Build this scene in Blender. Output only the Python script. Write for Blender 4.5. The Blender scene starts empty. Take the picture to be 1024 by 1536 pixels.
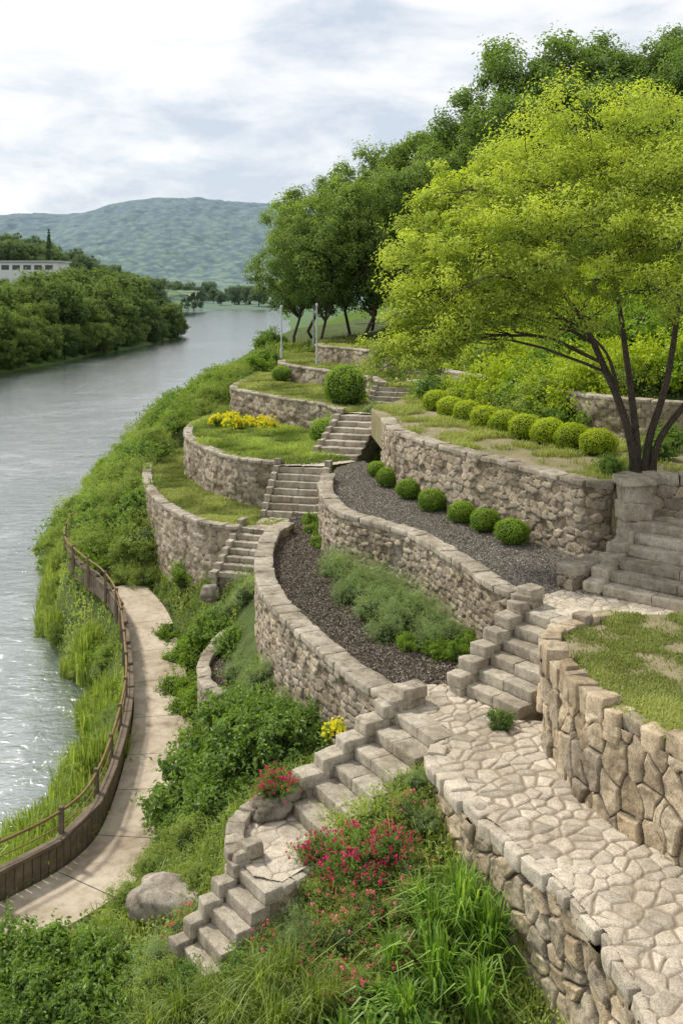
import bpy, math, numpy as np
from mathutils import Vector
R = np.random.default_rng(7)
scene = bpy.context.scene
COL = scene.collection
CAMH = 11.0; F = 1494.0; HZ = 430.0

def P(px, py, D):
    """sight line -> plan position of a point D metres below eye level"""
    y = F * D / (py - HZ)
    return ((px - 512) * y / F, y)
def PL(D, *pp): return [P(a, b, D) for a, b in pp]

# ---------------------------------------------------------------- materials
def mat(name):
    m = bpy.data.materials.new(name); m.use_nodes = True
    nt = m.node_tree; nt.nodes.clear()
    out = nt.nodes.new('ShaderNodeOutputMaterial')
    return m, nt, out
class NB:
    def __init__(s, nt): s.nt = nt
    def n(s, t, **k):
        nd = s.nt.nodes.new(t)
        for a, b in k.items(): setattr(nd, a, b)
        return nd
    def l(s, a, b): s.nt.links.new(a, b)
    def noise(s, scale, detail=4, rough=.55, vec=None, dist=0):
        n = s.n('ShaderNodeTexNoise'); n.inputs['Scale'].default_value = scale
        n.inputs['Detail'].default_value = detail; n.inputs['Roughness'].default_value = rough
        n.inputs['Distortion'].default_value = dist
        if vec is not None: s.l(vec, n.inputs['Vector'])
        return n.outputs['Fac']
    def ramp(s, fac, stops):
        r = s.n('ShaderNodeValToRGB'); e = r.color_ramp.elements
        while len(e) < len(stops): e.new(.5)
        for i, (p, c) in enumerate(stops):
            e[i].position = p; e[i].color = (*c, 1) if len(c) == 3 else c
        s.l(fac, r.inputs[0]); return r.outputs[0]
    def mix(s, fac, a, b, mode='MIX'):
        m = s.n('ShaderNodeMix', data_type='RGBA', blend_type=mode)
        for sock, v in ((m.inputs[0], fac), (m.inputs[6], a), (m.inputs[7], b)):
            if isinstance(v, (int, float)): sock.default_value = v
            elif isinstance(v, tuple): sock.default_value = (*v, 1)
            else: s.l(v, sock)
        return m.outputs[2]
    def math(s, op, a, b=0.0, clamp=False):
        m = s.n('ShaderNodeMath', operation=op); m.use_clamp = clamp
        for i, v in enumerate((a, b)):
            if isinstance(v, (int, float)): m.inputs[i].default_value = v
            else: s.l(v, m.inputs[i])
        return m.outputs[0]
    def pos(s): return s.n('ShaderNodeNewGeometry').outputs['Position']
    def attr(s, name): return s.n('ShaderNodeAttribute', attribute_name=name).outputs['Fac']
    def bump(s, h, strength=.5, dist=.02):
        b = s.n('ShaderNodeBump'); b.inputs['Strength'].default_value = strength
        b.inputs['Distance'].default_value = dist; s.l(h, b.inputs['Height']); return b.outputs[0]
    def bsdf(s, out, color, rough=.9, normal=None, spec=.2):
        b = s.n('ShaderNodeBsdfPrincipled')
        if isinstance(color, tuple): b.inputs['Base Color'].default_value = (*color, 1)
        else: s.l(color, b.inputs['Base Color'])
        if isinstance(rough, (int, float)): b.inputs['Roughness'].default_value = rough
        else: s.l(rough, b.inputs['Roughness'])
        b.inputs['Specular IOR Level'].default_value = spec
        if normal is not None: s.l(normal, b.inputs['Normal'])
        s.l(b.outputs[0], out.inputs[0]); return b

def stone_mat(name, cols, mortar=(.10, .085, .065), moss=.35, scale=1.0, mott=.75):
    m, nt, out = mat(name); b = NB(nt); pos = b.pos()
    n = len(cols)
    base = b.ramp(b.attr('cell'), [(i / (n - 1), c) for i, c in enumerate(cols)])
    big = b.noise(1.3 * scale, 5, .6, pos); mid = b.noise(9 * scale, 6, .7, pos); fine = b.noise(60 * scale, 5, .75, pos)
    c = b.mix(mott, base, b.ramp(mid, [(.28, (.40, .365, .32)), (.48, (.98, .975, .96)), (.72, (1.4, 1.36, 1.3))]), 'MULTIPLY')
    c = b.mix(.88, c, b.ramp(fine, [(.3, (.42, .40, .375)), (.52, (1, 1, 1)), (.7, (1.35, 1.35, 1.35))]), 'MULTIPLY')
    c = b.mix(mott, c, b.ramp(big, [(.35, (.54, .50, .44)), (.57, (1.08, 1.08, 1.08))]), 'MULTIPLY')
    mp = b.n('ShaderNodeMapping'); b.l(pos, mp.inputs[0]); mp.inputs['Scale'].default_value = (5, 5, .7)
    st = b.noise(1.0, 5, .65, mp.outputs[0])
    c = b.mix(mott * .6, c, b.ramp(st, [(.38, (.5, .47, .43)), (.55, (1.05, 1.05, 1.05))]), 'MULTIPLY')
    mo = b.math('MULTIPLY', b.ramp(b.noise(3.1, 6, .7, pos), [(.52, (0, 0, 0)), (.7, (1, 1, 1))]), moss)
    c = b.mix(mo, c, (.10, .11, .045))
    e = b.ramp(b.attr('edge'), [(.0, (0, 0, 0)), (.65, (1, 1, 1))])
    c = b.mix(e, mortar, c)
    h = b.math('ADD', b.math('MULTIPLY', mid, .6), b.math('MULTIPLY', fine, .4))
    b.bsdf(out, c, .92, b.bump(h, .95, .025), .15)
    return m
def leaf_mat(name, dark, light, trans=.35, far=False, rnd=.25, tint=(1.25, 1.3, .65)):
    m, nt, out = mat(name); b = NB(nt)
    lv = b.attr('lv')
    oi = b.n('ShaderNodeObjectInfo').outputs['Random']
    lv2 = b.math('ADD', lv, b.math('MULTIPLY', b.math('SUBTRACT', oi, .5), rnd), True)
    mid = tuple((a + c) / 2 * .9 for a, c in zip(dark, light))
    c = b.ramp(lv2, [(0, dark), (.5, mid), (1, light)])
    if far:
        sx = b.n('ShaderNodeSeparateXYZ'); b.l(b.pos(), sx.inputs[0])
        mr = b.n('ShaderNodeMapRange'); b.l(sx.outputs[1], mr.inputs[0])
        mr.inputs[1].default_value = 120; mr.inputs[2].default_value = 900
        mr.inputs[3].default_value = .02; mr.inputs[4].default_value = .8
        c = b.mix(mr.outputs[0], c, (.22, .29, .33))  # distance haze painted into the base colour, bluer farther upriver
    d = b.n('ShaderNodeBsdfDiffuse'); t = b.n('ShaderNodeBsdfTranslucent'); b.l(c, d.inputs[0])
    tc = b.mix(1.0, c, tint, 'MULTIPLY'); b.l(tc, t.inputs[0])
    ms = b.n('ShaderNodeMixShader'); ms.inputs[0].default_value = trans
    b.l(d.outputs[0], ms.inputs[1]); b.l(t.outputs[0], ms.inputs[2])
    g = b.n('ShaderNodeBsdfGlossy'); g.inputs['Roughness'].default_value = .5; g.inputs[0].default_value = (.8, .85, .8, 1)
    m2 = b.n('ShaderNodeMixShader'); m2.inputs[0].default_value = .03 if not far else 0.0
    b.l(ms.outputs[0], m2.inputs[1]); b.l(g.outputs[0], m2.inputs[2])
    b.l(m2.outputs[0], out.inputs[0]); return m
def simple_mat(name, stops, scale=5, rough=.85, bump=.4, dist=.02, detail=6, spec=.2):
    m, nt, out = mat(name); b = NB(nt); pos = b.pos()
    f = b.noise(scale, detail, .65, pos); f2 = b.noise(scale * 9, 4, .7, pos)
    ff = b.math('ADD', b.math('MULTIPLY', f, .65), b.math('MULTIPLY', f2, .35))
    b.bsdf(out, b.ramp(ff, stops), rough, b.bump(ff, bump, dist), spec); return m

M = {}
M['wall'] = stone_mat('coursed_rubble', [(.19, .155, .11), (.37, .31, .23), (.47, .395, .30), (.26, .22, .175), (.52, .435, .325), (.34, .295, .24)], moss=.18, mortar=(.045, .036, .027), mott=.7)
M['cap'] = stone_mat('coping_stone', [(.34, .30, .24), (.46, .41, .335), (.39, .345, .28)], moss=.15, mott=.75)
M['bigwall'] = stone_mat('boulder_masonry', [(.34, .265, .175), (.58, .47, .33), (.42, .34, .24), (.62, .52, .375), (.33, .285, .225), (.52, .41, .27)], mortar=(.04, .031, .022), moss=.07, mott=.7)
M['flag'] = stone_mat('flagstone', [(.48, .415, .325), (.62, .55, .445), (.43, .38, .31), (.65, .57, .46), (.54, .475, .385)], mortar=(.30, .245, .175), moss=.03, mott=.45)
M['step'] = stone_mat('step_stone', [(.36, .32, .255), (.50, .445, .36), (.42, .38, .31)], moss=.12, mott=.65)
M['rock'] = stone_mat('weathered_rock', [(.27, .245, .205), (.38, .34, .285)], moss=.4, mott=.9)
M['mulch'] = simple_mat('mulch_soil', [(.3, (.06, .045, .032)), (.5, (.16, .13, .10)), (.7, (.27, .225, .175))], 14, .95, 1, .05)
M['gravel'] = simple_mat('gravel_bed', [(.3, (.12, .105, .085)), (.5, (.26, .23, .19)), (.7, (.40, .36, .30))], 22, .95, 1, .04)
M['soil'] = simple_mat('lawn_soil', [(.3, (.08, .11, .02)), (.5, (.18, .20, .05)), (.7, (.28, .26, .11))], 1.6, .95, .6, .05)
M['patchy'] = simple_mat('patchy_soil', [(.3, (.14, .165, .05)), (.45, (.20, .18, .085)), (.6, (.30, .245, .16)), (.72, (.36, .30, .21))], 2.4, .95, .8, .04)
M['terrain'] = simple_mat('bank_soil', [(.3, (.03, .045, .012)), (.5, (.07, .10, .025)), (.72, (.14, .14, .06))], 2.2, .95, .8, .08)
M['wood'] = simple_mat('weathered_wood', [(.25, (.06, .045, .032)), (.5, (.15, .115, .08)), (.75, (.26, .20, .145))], 6, .85, .5, .01)
M['rail'] = simple_mat('brown_rail', [(.25, (.10, .065, .03)), (.6, (.25, .16, .065))], 8, .7, .2, .01)
M['bark'] = simple_mat('bark', [(.25, (.025, .02, .015)), (.5, (.07, .055, .042)), (.75, (.14, .115, .09))], 9, .95, 1, .05)
M['metal'] = simple_mat('grey_painted_metal', [(.2, (.35, .36, .36)), (.8, (.5, .5, .5))], 4, .5, .05, .01)
M['white'] = simple_mat('white_render', [(.2, (.6, .6, .6)), (.8, (.78, .78, .76))], .5, .8, .05, .01)
M['glass'] = simple_mat('dark_window', [(.2, (.03, .04, .05)), (.8, (.06, .07, .09))], 1, .2, .0, .01, spec=.6)
M['darkcore'] = simple_mat('shrub_inner_core', [(.3, (.02, .035, .01)), (.7, (.045, .065, .02))], 8, .95, .3, .02)  # solid dark fill that keeps shrubs from showing through
m_, nt, out = mat('path_concrete'); b = NB(nt); pos = b.pos()
a1 = b.noise(.8, 6, .6, pos, .5); a2 = b.noise(6, 6, .7, pos); a3 = b.noise(70, 4, .7, pos)
c = b.ramp(a1, [(.35, (.30, .235, .17)), (.5, (.46, .38, .285)), (.65, (.54, .46, .35))])
c = b.mix(.7, c, b.ramp(a2, [(.35, (.70, .68, .65)), (.55, (1.05, 1.05, 1.05))]), 'MULTIPLY'); c = b.mix(.6, c, b.ramp(a3, [(.35, (.7, .7, .7)), (.6, (1.15, 1.15, 1.15))]), 'MULTIPLY')
b.bsdf(out, c, .9, b.bump(a2, .3, .01), .2); M['concrete'] = m_
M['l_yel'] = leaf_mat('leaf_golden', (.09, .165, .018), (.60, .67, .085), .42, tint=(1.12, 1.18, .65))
M['l_grove'] = leaf_mat('leaf_grove', (.06, .12, .02), (.32, .43, .09), .42)
M['l_dark'] = leaf_mat('leaf_dark', (.04, .09, .018), (.24, .35, .07), .38)
M['l_far'] = leaf_mat('leaf_far_haze', (.045, .085, .024), (.25, .33, .085), .32, True, .45)
M['l_lime'] = leaf_mat('leaf_lime', (.17, .27, .01), (.58, .66, .03), .35)
M['l_box'] = leaf_mat('leaf_box', (.08, .165, .01), (.33, .48, .04), .35)
M['l_shrub'] = leaf_mat('leaf_shrub', (.055, .12, .02), (.30, .44, .08), .42)
M['l_bank'] = leaf_mat('leaf_bank', (.13, .20, .03), (.46, .54, .14), .45)
M['l_sage'] = leaf_mat('leaf_sage', (.12, .19, .06), (.39, .49, .20), .42)
M['grass'] = leaf_mat('grass_blade', (.12, .18, .022), (.42, .50, .11), .45)
M['lawn'] = leaf_mat('lawn_blade', (.14, .18, .028), (.43, .46, .14), .4)
M['strap'] = leaf_mat('strap_leaf', (.09, .19, .018), (.35, .52, .09), .5)
M['f_mag'] = leaf_mat('petal_magenta', (.45, .008, .08), (.86, .06, .27), .3)
M['f_pink'] = leaf_mat('petal_pink', (.75, .06, .16), (.92, .28, .40), .3)
M['f_yel'] = leaf_mat('petal_yellow', (.75, .62, .015), (.95, .88, .05), .3)
M['chip'] = leaf_mat('mulch_chip', (.08, .06, .044), (.37, .31, .245), 0.0)
M['gchip'] = leaf_mat('gravel_chip', (.16, .14, .115), (.52, .47, .40), 0.0)

# ---------------------------------------------------------------- mesh helpers
def qmesh(name, V, Q, mats, attrs=None, fattrs=None, midx=None, smooth=False):
    me = bpy.data.meshes.new(name)
    V = np.asarray(V, np.float32); Q = np.asarray(Q, np.int32)
    me.vertices.add(len(V)); me.vertices.foreach_set('co', V.ravel())
    me.loops.add(Q.size); me.loops.foreach_set('vertex_index', Q.ravel())
    me.polygons.add(len(Q)); me.polygons.foreach_set('loop_start', np.arange(len(Q), dtype=np.int32) * 4)
    if midx is not None: me.polygons.foreach_set('material_index', np.asarray(midx, np.int32))
    me.update(calc_edges=True)
    me.polygons.foreach_set('use_smooth', np.full(len(Q), smooth))
    for k, a in (attrs or {}).items():
        at = me.attributes.new(k, 'FLOAT', 'POINT'); at.data.foreach_set('value', np.asarray(a, np.float32))
    for k, a in (fattrs or {}).items():
        at = me.attributes.new(k, 'FLOAT', 'FACE'); at.data.foreach_set('value', np.asarray(a, np.float32))
    for m in mats: me.materials.append(m)
    return me
def ob(name, data, label=None, cat=None, parent=None, kind=None, group=None, loc=None):
    o = bpy.data.objects.new(name, data); COL.objects.link(o)
    if label: o['label'] = label
    if cat: o['category'] = cat
    if kind: o['kind'] = kind
    if group: o['group'] = group
    if parent: o.parent = parent
    if loc is not None: o.location = loc
    return o
def hsh(a, b, c, seed=0):
    a = a.astype(np.int64); b = b.astype(np.int64); c = c.astype(np.int64)
    h = (a * 374761393 + b * 668265263 + c * 2147483647 + seed * 974634777) & 0xffffffff
    h = ((h ^ (h >> 13)) * 1274126177) & 0xffffffff
    h = ((h ^ (h >> 16)) * 2246822519) & 0xffffffff
    return ((h ^ (h >> 15)) & 0xffff) / 65535.0
def vn(p, s=1.0, seed=0):
    p = np.asarray(p, float) * s; i = np.floor(p).astype(np.int64); f = p - i; f = f * f * (3 - 2 * f); r = 0
    for dx in (0, 1):
        for dy in (0, 1):
            for dz in (0, 1):
                w = (f[..., 0] if dx else 1 - f[..., 0]) * (f[..., 1] if dy else 1 - f[..., 1]) * (f[..., 2] if dz else 1 - f[..., 2])
                r = r + w * hsh(i[..., 0] + dx, i[..., 1] + dy, i[..., 2] + dz, seed)
    return r - .5
def fbm(p, s=1.0, o=3, seed=0):
    return sum(vn(p, s * 2 ** k, seed + k) / 2 ** k for k in range(o))
def voro(u, v, cw, ch, jit, seed):
    gx = u / cw; gy = v / ch; iy = np.floor(gy).astype(np.int64)
    cand = []
    for dy in (-1, 0, 1):
        cy = iy + dy; off = .5 * (cy & 1)
        bx = np.floor(gx - off).astype(np.int64)
        for dx in (-2, -1, 0, 1, 2):
            cx = bx + dx
            sx = cx + off + .5 + jit * (hsh(cx, cy, cx * 0, seed) - .5)
            sy = cy + .5 + jit * .8 * (hsh(cx, cy, cx * 0 + 1, seed) - .5)
            cand.append((sx, sy, hsh(cx, cy, cx * 0 + 2, seed)))
    SX = np.stack([c[0] for c in cand]); SY = np.stack([c[1] for c in cand]); ID = np.stack([c[2] for c in cand])
    d = (SX - gx) ** 2 + (SY - gy) ** 2
    k = d.argmin(0)[None]
    ax = np.take_along_axis(SX, k, 0); ay = np.take_along_axis(SY, k, 0); idd = np.take_along_axis(ID, k, 0)[0]
    vx = (SX - ax); vy = (SY - ay)
    L = np.sqrt(vx ** 2 + vy ** 2)
    mx = ((SX + ax) / 2 - gx); my = ((SY + ay) / 2 - gy)
    nx = vx / np.maximum(L, 1e-6); ny = vy / np.maximum(L, 1e-6)
    sc = 1 / np.sqrt((nx / cw) ** 2 + (ny / ch) ** 2 + 1e-9)
    e = np.where(L > 1e-6, (mx * nx + my * ny) * sc, 9)
    return idd, np.maximum(e.min(0), 0)
def inpoly(x, y, poly):
    x = np.asarray(x); y = np.asarray(y); r = np.zeros(x.shape, bool); n = len(poly)
    for i in range(n):
        x1, y1 = poly[i]; x2, y2 = poly[(i + 1) % n]
        if y1 == y2: continue
        c = ((y1 > y) != (y2 > y)) & (x < (x2 - x1) * (y - y1) / (y2 - y1) + x1); r ^= c
    return r
def catmull(pts, ds=.1):
    p = np.array(pts, float)
    p = np.vstack([2 * p[0] - p[1], p, 2 * p[-1] - p[-2]]); out = []
    for i in range(1, len(p) - 2):
        t = np.linspace(0, 1, 24, endpoint=False)[:, None]
        a, b_, c, d = p[i - 1], p[i], p[i + 1], p[i + 2]
        out.append(.5 * ((2 * b_) + (-a + c) * t + (2 * a - 5 * b_ + 4 * c - d) * t ** 2 + (-a + 3 * b_ - 3 * c + d) * t ** 3))
    out.append(p[-2][None]); q = np.vstack(out)
    return resamp(q, ds)
def resamp(q, ds):
    L = np.r_[0, np.cumsum(np.linalg.norm(np.diff(q, axis=0), axis=1))]
    n = max(2, int(L[-1] / ds) + 1); s = np.linspace(0, L[-1], n)
    return np.stack([np.interp(s, L, q[:, k]) for k in range(q.shape[1])], 1)
def nrm2(c):
    t = np.gradient(c[:, :2], axis=0); t /= np.linalg.norm(t, axis=1)[:, None] + 1e-9
    return np.stack([-t[:, 1], t[:, 0]], 1), t

_g = np.array([-1, -.93, -.6, -.2, .2, .6, .93, 1.]); _n = len(_g)
def _tmpl():
    V = []; Q = []
    for ax in range(3):
        for s in (-1, 1):
            a, b_ = np.meshgrid(_g, _g, indexing='ij'); p = np.zeros((_n, _n, 3))
            p[..., ax] = s; p[..., (ax + 1) % 3] = a; p[..., (ax + 2) % 3] = b_
            o = len(V) * _n * _n; V.append(p.reshape(-1, 3))
            i, j = np.meshgrid(np.arange(_n - 1), np.arange(_n - 1), indexing='ij')
            k = (o + i * _n + j).ravel(); q = np.stack([k, k + _n, k + _n + 1, k + 1], 1)
            Q.append(q if s > 0 else q[:, ::-1])
    return np.vstack(V), np.vstack(Q)
TV, TQ = _tmpl()
class Blocks:
    def __init__(s): s.V = []; s.Q = []; s.C = []; s.n = 0
    def add(s, c, half, yaw=0, r=.03, rough=.012, tilt=0, shear=0):
        h = np.array(half, float); r = min(r, h.min() * .8)
        p = TV * h; inner = np.clip(p, -(h - r), h - r); d = p - inner
        dn = d / (np.linalg.norm(d, axis=1)[:, None] + 1e-9); q = inner + dn * r
        off = R.random(3) * 50
        q = q + dn * (fbm(q + off, 5, 3)[:, None] * rough * 3.0)
        if shear: q[:, 0] += q[:, 1] * R.normal(0, shear); q[:, 1] *= 1 + q[:, 0] * R.normal(0, shear) 
        a = R.normal(0, tilt, 2) if tilt else (0, 0)
        q[:, 2] += q[:, 0] * a[0] + q[:, 1] * a[1]
        cy, sy = math.cos(yaw), math.sin(yaw)
        q = np.stack([q[:, 0] * cy - q[:, 1] * sy, q[:, 0] * sy + q[:, 1] * cy, q[:, 2]], 1) + np.array(c)
        s.V.append(q); s.Q.append(TQ + s.n); s.n += len(q); s.C.append(np.full(len(q), R.random()))
    def mesh(s, name, m):
        V = np.vstack(s.V)
        return qmesh(name, V, np.vstack(s.Q), [m], {'cell': np.concatenate(s.C), 'edge': np.ones(len(V))}, smooth=True)

def wall(name, label, pts, z0, z1, side, thick=.32, cw=.3, ch=.16, res=.035, depth=.036, jit=.7, m='wall', cap=.5, capz=.1, capm='cap', capj=.013, cat='stone wall', over=.03, joint=.018, out=.06, rag=0):
    c = catmull(pts, res); n, t = nrm2(c); n = n * side
    c = c + n * out; thick = thick + out
    back = c - n * thick
    k = max(2, int(thick / res))
    def lerp(a, b_, na):
        s = np.linspace(0, 1, k + 2)[1:-1, None]; return a + (b_ - a) * s, np.repeat(na[None], k, 0)
    e1, n1 = lerp(c[-1], back[-1], t[-1]); e2, n2 = lerp(back[0], c[0], -t[0])
    o = np.vstack([c, e1, back[::-1], e2]); N = np.vstack([n, n1, -n[::-1], n2])
    u = np.r_[0, np.cumsum(np.linalg.norm(np.diff(o, axis=0), axis=1))]
    nz = max(3, int((z1 - z0) / res)); zz = np.linspace(z0, z1, nz)
    U, Z = np.meshgrid(u, zz, indexing='ij')
    seed = len(bpy.data.objects)
    idd, e = voro(U + .08 * vn(np.stack([U, Z, U * 0], -1), 5), Z + .05 * vn(np.stack([U, Z, U * 0 + 7], -1), 4), cw, ch, jit, seed)
    p3 = np.stack([U, Z, U * 0], -1)
    prof = np.clip(e / joint, 0, 1); prof = prof * (2 - prof)
    tiltd = ((idd * 7.3) % 1 - .5) * np.clip(e / .15, 0, 1) * depth * .6
    h = depth * (prof - 1) + prof * ((idd - .5) * depth * 1.3 + tiltd + fbm(p3 + idd[..., None] * 9, 6, 4) * depth * .65)
    X = o[:, None, 0] + N[:, None, 0] * h; Y = o[:, None, 1] + N[:, None, 1] * h
    V = np.stack([X, Y, Z], -1).reshape(-1, 3)
    nu = len(o); i, j = np.meshgrid(np.arange(nu), np.arange(nz - 1), indexing='ij'); i2 = (i + 1) % nu
    Q = np.stack([i * nz + j, i2 * nz + j, i2 * nz + j + 1, i * nz + j + 1], -1).reshape(-1, 4)
    if side > 0: Q = Q[:, ::-1]
    me = qmesh(name, V, Q, [M[m]], {'cell': idd.ravel(), 'edge': np.clip(e / joint, 0, 1).ravel()}, smooth=True)
    o_ = ob(name, me, label, cat)
    if cap:
        B = Blocks(); cc = catmull(pts, .02); nn, tt = nrm2(cc); nn = nn * side; cc = cc + nn * out; k = 0; L = len(cc)
        while k < L - 3:
            l = cap * R.uniform(.55, 1.4); st = min(int(l / .02), L - 1 - k); mid = k + st // 2
            if st < 5: break
            yaw = math.atan2(tt[mid, 1], tt[mid, 0]); w = thick / 2 + over + R.uniform(-capj, capj)
            q = cc[mid] - nn[mid] * (thick / 2 - R.uniform(-capj, capj) * .5)
            dz = R.uniform(-capj, capj) * .5 + (R.uniform(-1, 1) * rag); dn = rag
            B.add((q[0], q[1], z1 + capz / 2 - .01 + dz - dn), (st * .01 - .005, w, capz / 2 + .01 + abs(dz) + dn), yaw + R.normal(0, capj), .022, .010 + capj * .12, .012 + rag * .5, capj * 3)
            k += st
        ob('coping', B.mesh('coping', M[capm]), parent=o_)
    return o_

def terrace_mesh(name, poly, z, m, skirt=.8):
    n = len(poly); V = [(x, y, z) for x, y in poly] + [(x, y, z - skirt) for x, y in poly]
    Fc = [list(range(n))] + [[i, (i + 1) % n, n + (i + 1) % n, n + i] for i in range(n)]
    me = bpy.data.meshes.new(name); me.from_pydata(V, [], Fc); me.materials.append(M[m])
    return ob(name, me, kind='structure')

# ---------------------------------------------------------------- plan lines
W_A = PL(5.85, (425, 783), (400, 800), (388, 840), (395, 880), (430, 925), (480, 970), (530, 1010)) + [(.78, 14.05)]
W_B = PL(4.85, (487, 712), (483, 735), (505, 765), (560, 785), (620, 803), (690, 845), (750, 885)) + [(2.98, 15.45)]
W_C = PL(3.6, (575, 628), (590, 645), (640, 663), (720, 685), (800, 705), (870, 722), (912, 728)) 
W_D = [(3.85, 14.6), (3.3, 14.2), (2.82, 13.7), (2.70, 12.8), (2.87, 11.6), (3.2, 10.9), (3.53, 10.3), (4.0, 9.3), (4.3, 7), (4.4, 5)]
W_E = [(1.36, 13.25), (1.12, 12.8), (1.33, 11.8), (1.69, 11.07), (2.14, 10.07), (2.4, 9.24), (2.51, 8.38), (2.55, 7.6), (2.6, 5)]
W_F = PL(6.4, (222, 690), (218, 708), (222, 735), (250, 762), (300, 785), (345, 793)) + [(-2.68, 26.5)]
W_G = PL(5.1, (318, 624), (290, 635), (279, 648), (290, 662), (330, 680), (375, 690)) + [(-1.72, 28.9)]
W_H = PL(4.05, (365, 570), (350, 578), (352, 583), (380, 588), (430, 597), (482, 605)) + [(0.0, 32.6)]
W_I = PL(3.4, (420, 541), (425, 546), (490, 556), (550, 565)) + [(1.42, 35.3)]
W_J = PL(2.75, (478, 515), (480, 518), (540, 524), (598, 532)) + [(2.35, 40.6)]
W_L = [(3.2, 33), (4.6, 29.5), (5.7, 27.0), (6.4, 25.0), (8.0, 23.6), (10, 22.5)]
TER = {}
TER['walk'] = (5.0, [(.80, 14.1), (.95, 14.95), (1.78, 15.05), (2.45, 13.85), (2.82, 13.7)] + W_D[3:] + [(2.7, 5)] + [(x + .05, y) for x, y in W_E[::-1]][1:] + [(1.52, 13.37), (1.02, 14.23)])
TER['mulch'] = (4.9, W_A + [(.95, 15.0), (2.0, 15.1), (2.98, 15.5)] + W_B[::-1][1:] + [(-.9, 26.6), (-1.3, 26.9)])
TER['t2pave'] = (6.0, [(3.0, 15.55), (3.66, 14.7), (3.6, 14.3), (9, 14.2), (9, 17.2), (5.0, 17.4), (3.9, 16.6), (3.0, 16.0)])
TER['gravel'] = (5.99, W_B + [(3.0, 16.02), (3.92, 16.62), (4.75, 17.9), (4.9, 18.3)] + W_C[::-1] + [(.6, 28.6), (-.1, 27.6)])
TER['lawnG'] = (6.2, W_D + [(9, 5), (9, 14.5)])
TER['t3'] = (7.3, W_C + [(5.3, 17.8), (7.6, 17.4), (10, 17), (12, 22)] + W_L[::-1] + [(2.5, 34), (.9, 30.2)])
TER['t0'] = (4.55, W_F + [(-2.2, 26.7), (-.95, 26.7), (-.9, 27.6), (-1.9, 27.9), (-1.6, 29.2), (-3.6, 31), (-5, 33.5), (-5.3, 37), (-5.0, 40), (-6.7, 40)])
TER['tG'] = (5.8, W_G + [(-1.0, 28.9), (.3, 29.6), (.2, 30.2), (-.6, 30.4), (.1, 32.9), (-2, 36.5), (-4.0, 39.8), (-4.1, 44), (-5.1, 43)])
TER['tH'] = (6.85, W_H + [(1.2, 32.4), (2.4, 34.0), (1.0, 34.9), (1.3, 35.4), (.9, 37.9), (-.6, 40.6), (-2.6, 44), (-2.7, 48), (-4.1, 48)])
TER['tI'] = (7.45, W_I + [(1.4, 35.3), (2.6, 34.9), (4.3, 36), (4.5, 40), (2.3, 40.2), (2.2, 40.8), (.8, 44), (-1, 47), (-1.1, 52), (-2.7, 52)])
TER['tJ'] = (8.1, W_J + [(4.6, 40.2), (9, 44), (9, 54), (-1.2, 54)])
L2 = [(-.65, 13.23), (-.12, 12.37), (-.42, 12.02), (-.70, 11.72), (-1.05, 11.85), (-1.3, 12.25), (-1.38, 12.9), (-1.15, 13.3)]
TER['land2'] = (4.0, L2)

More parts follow.
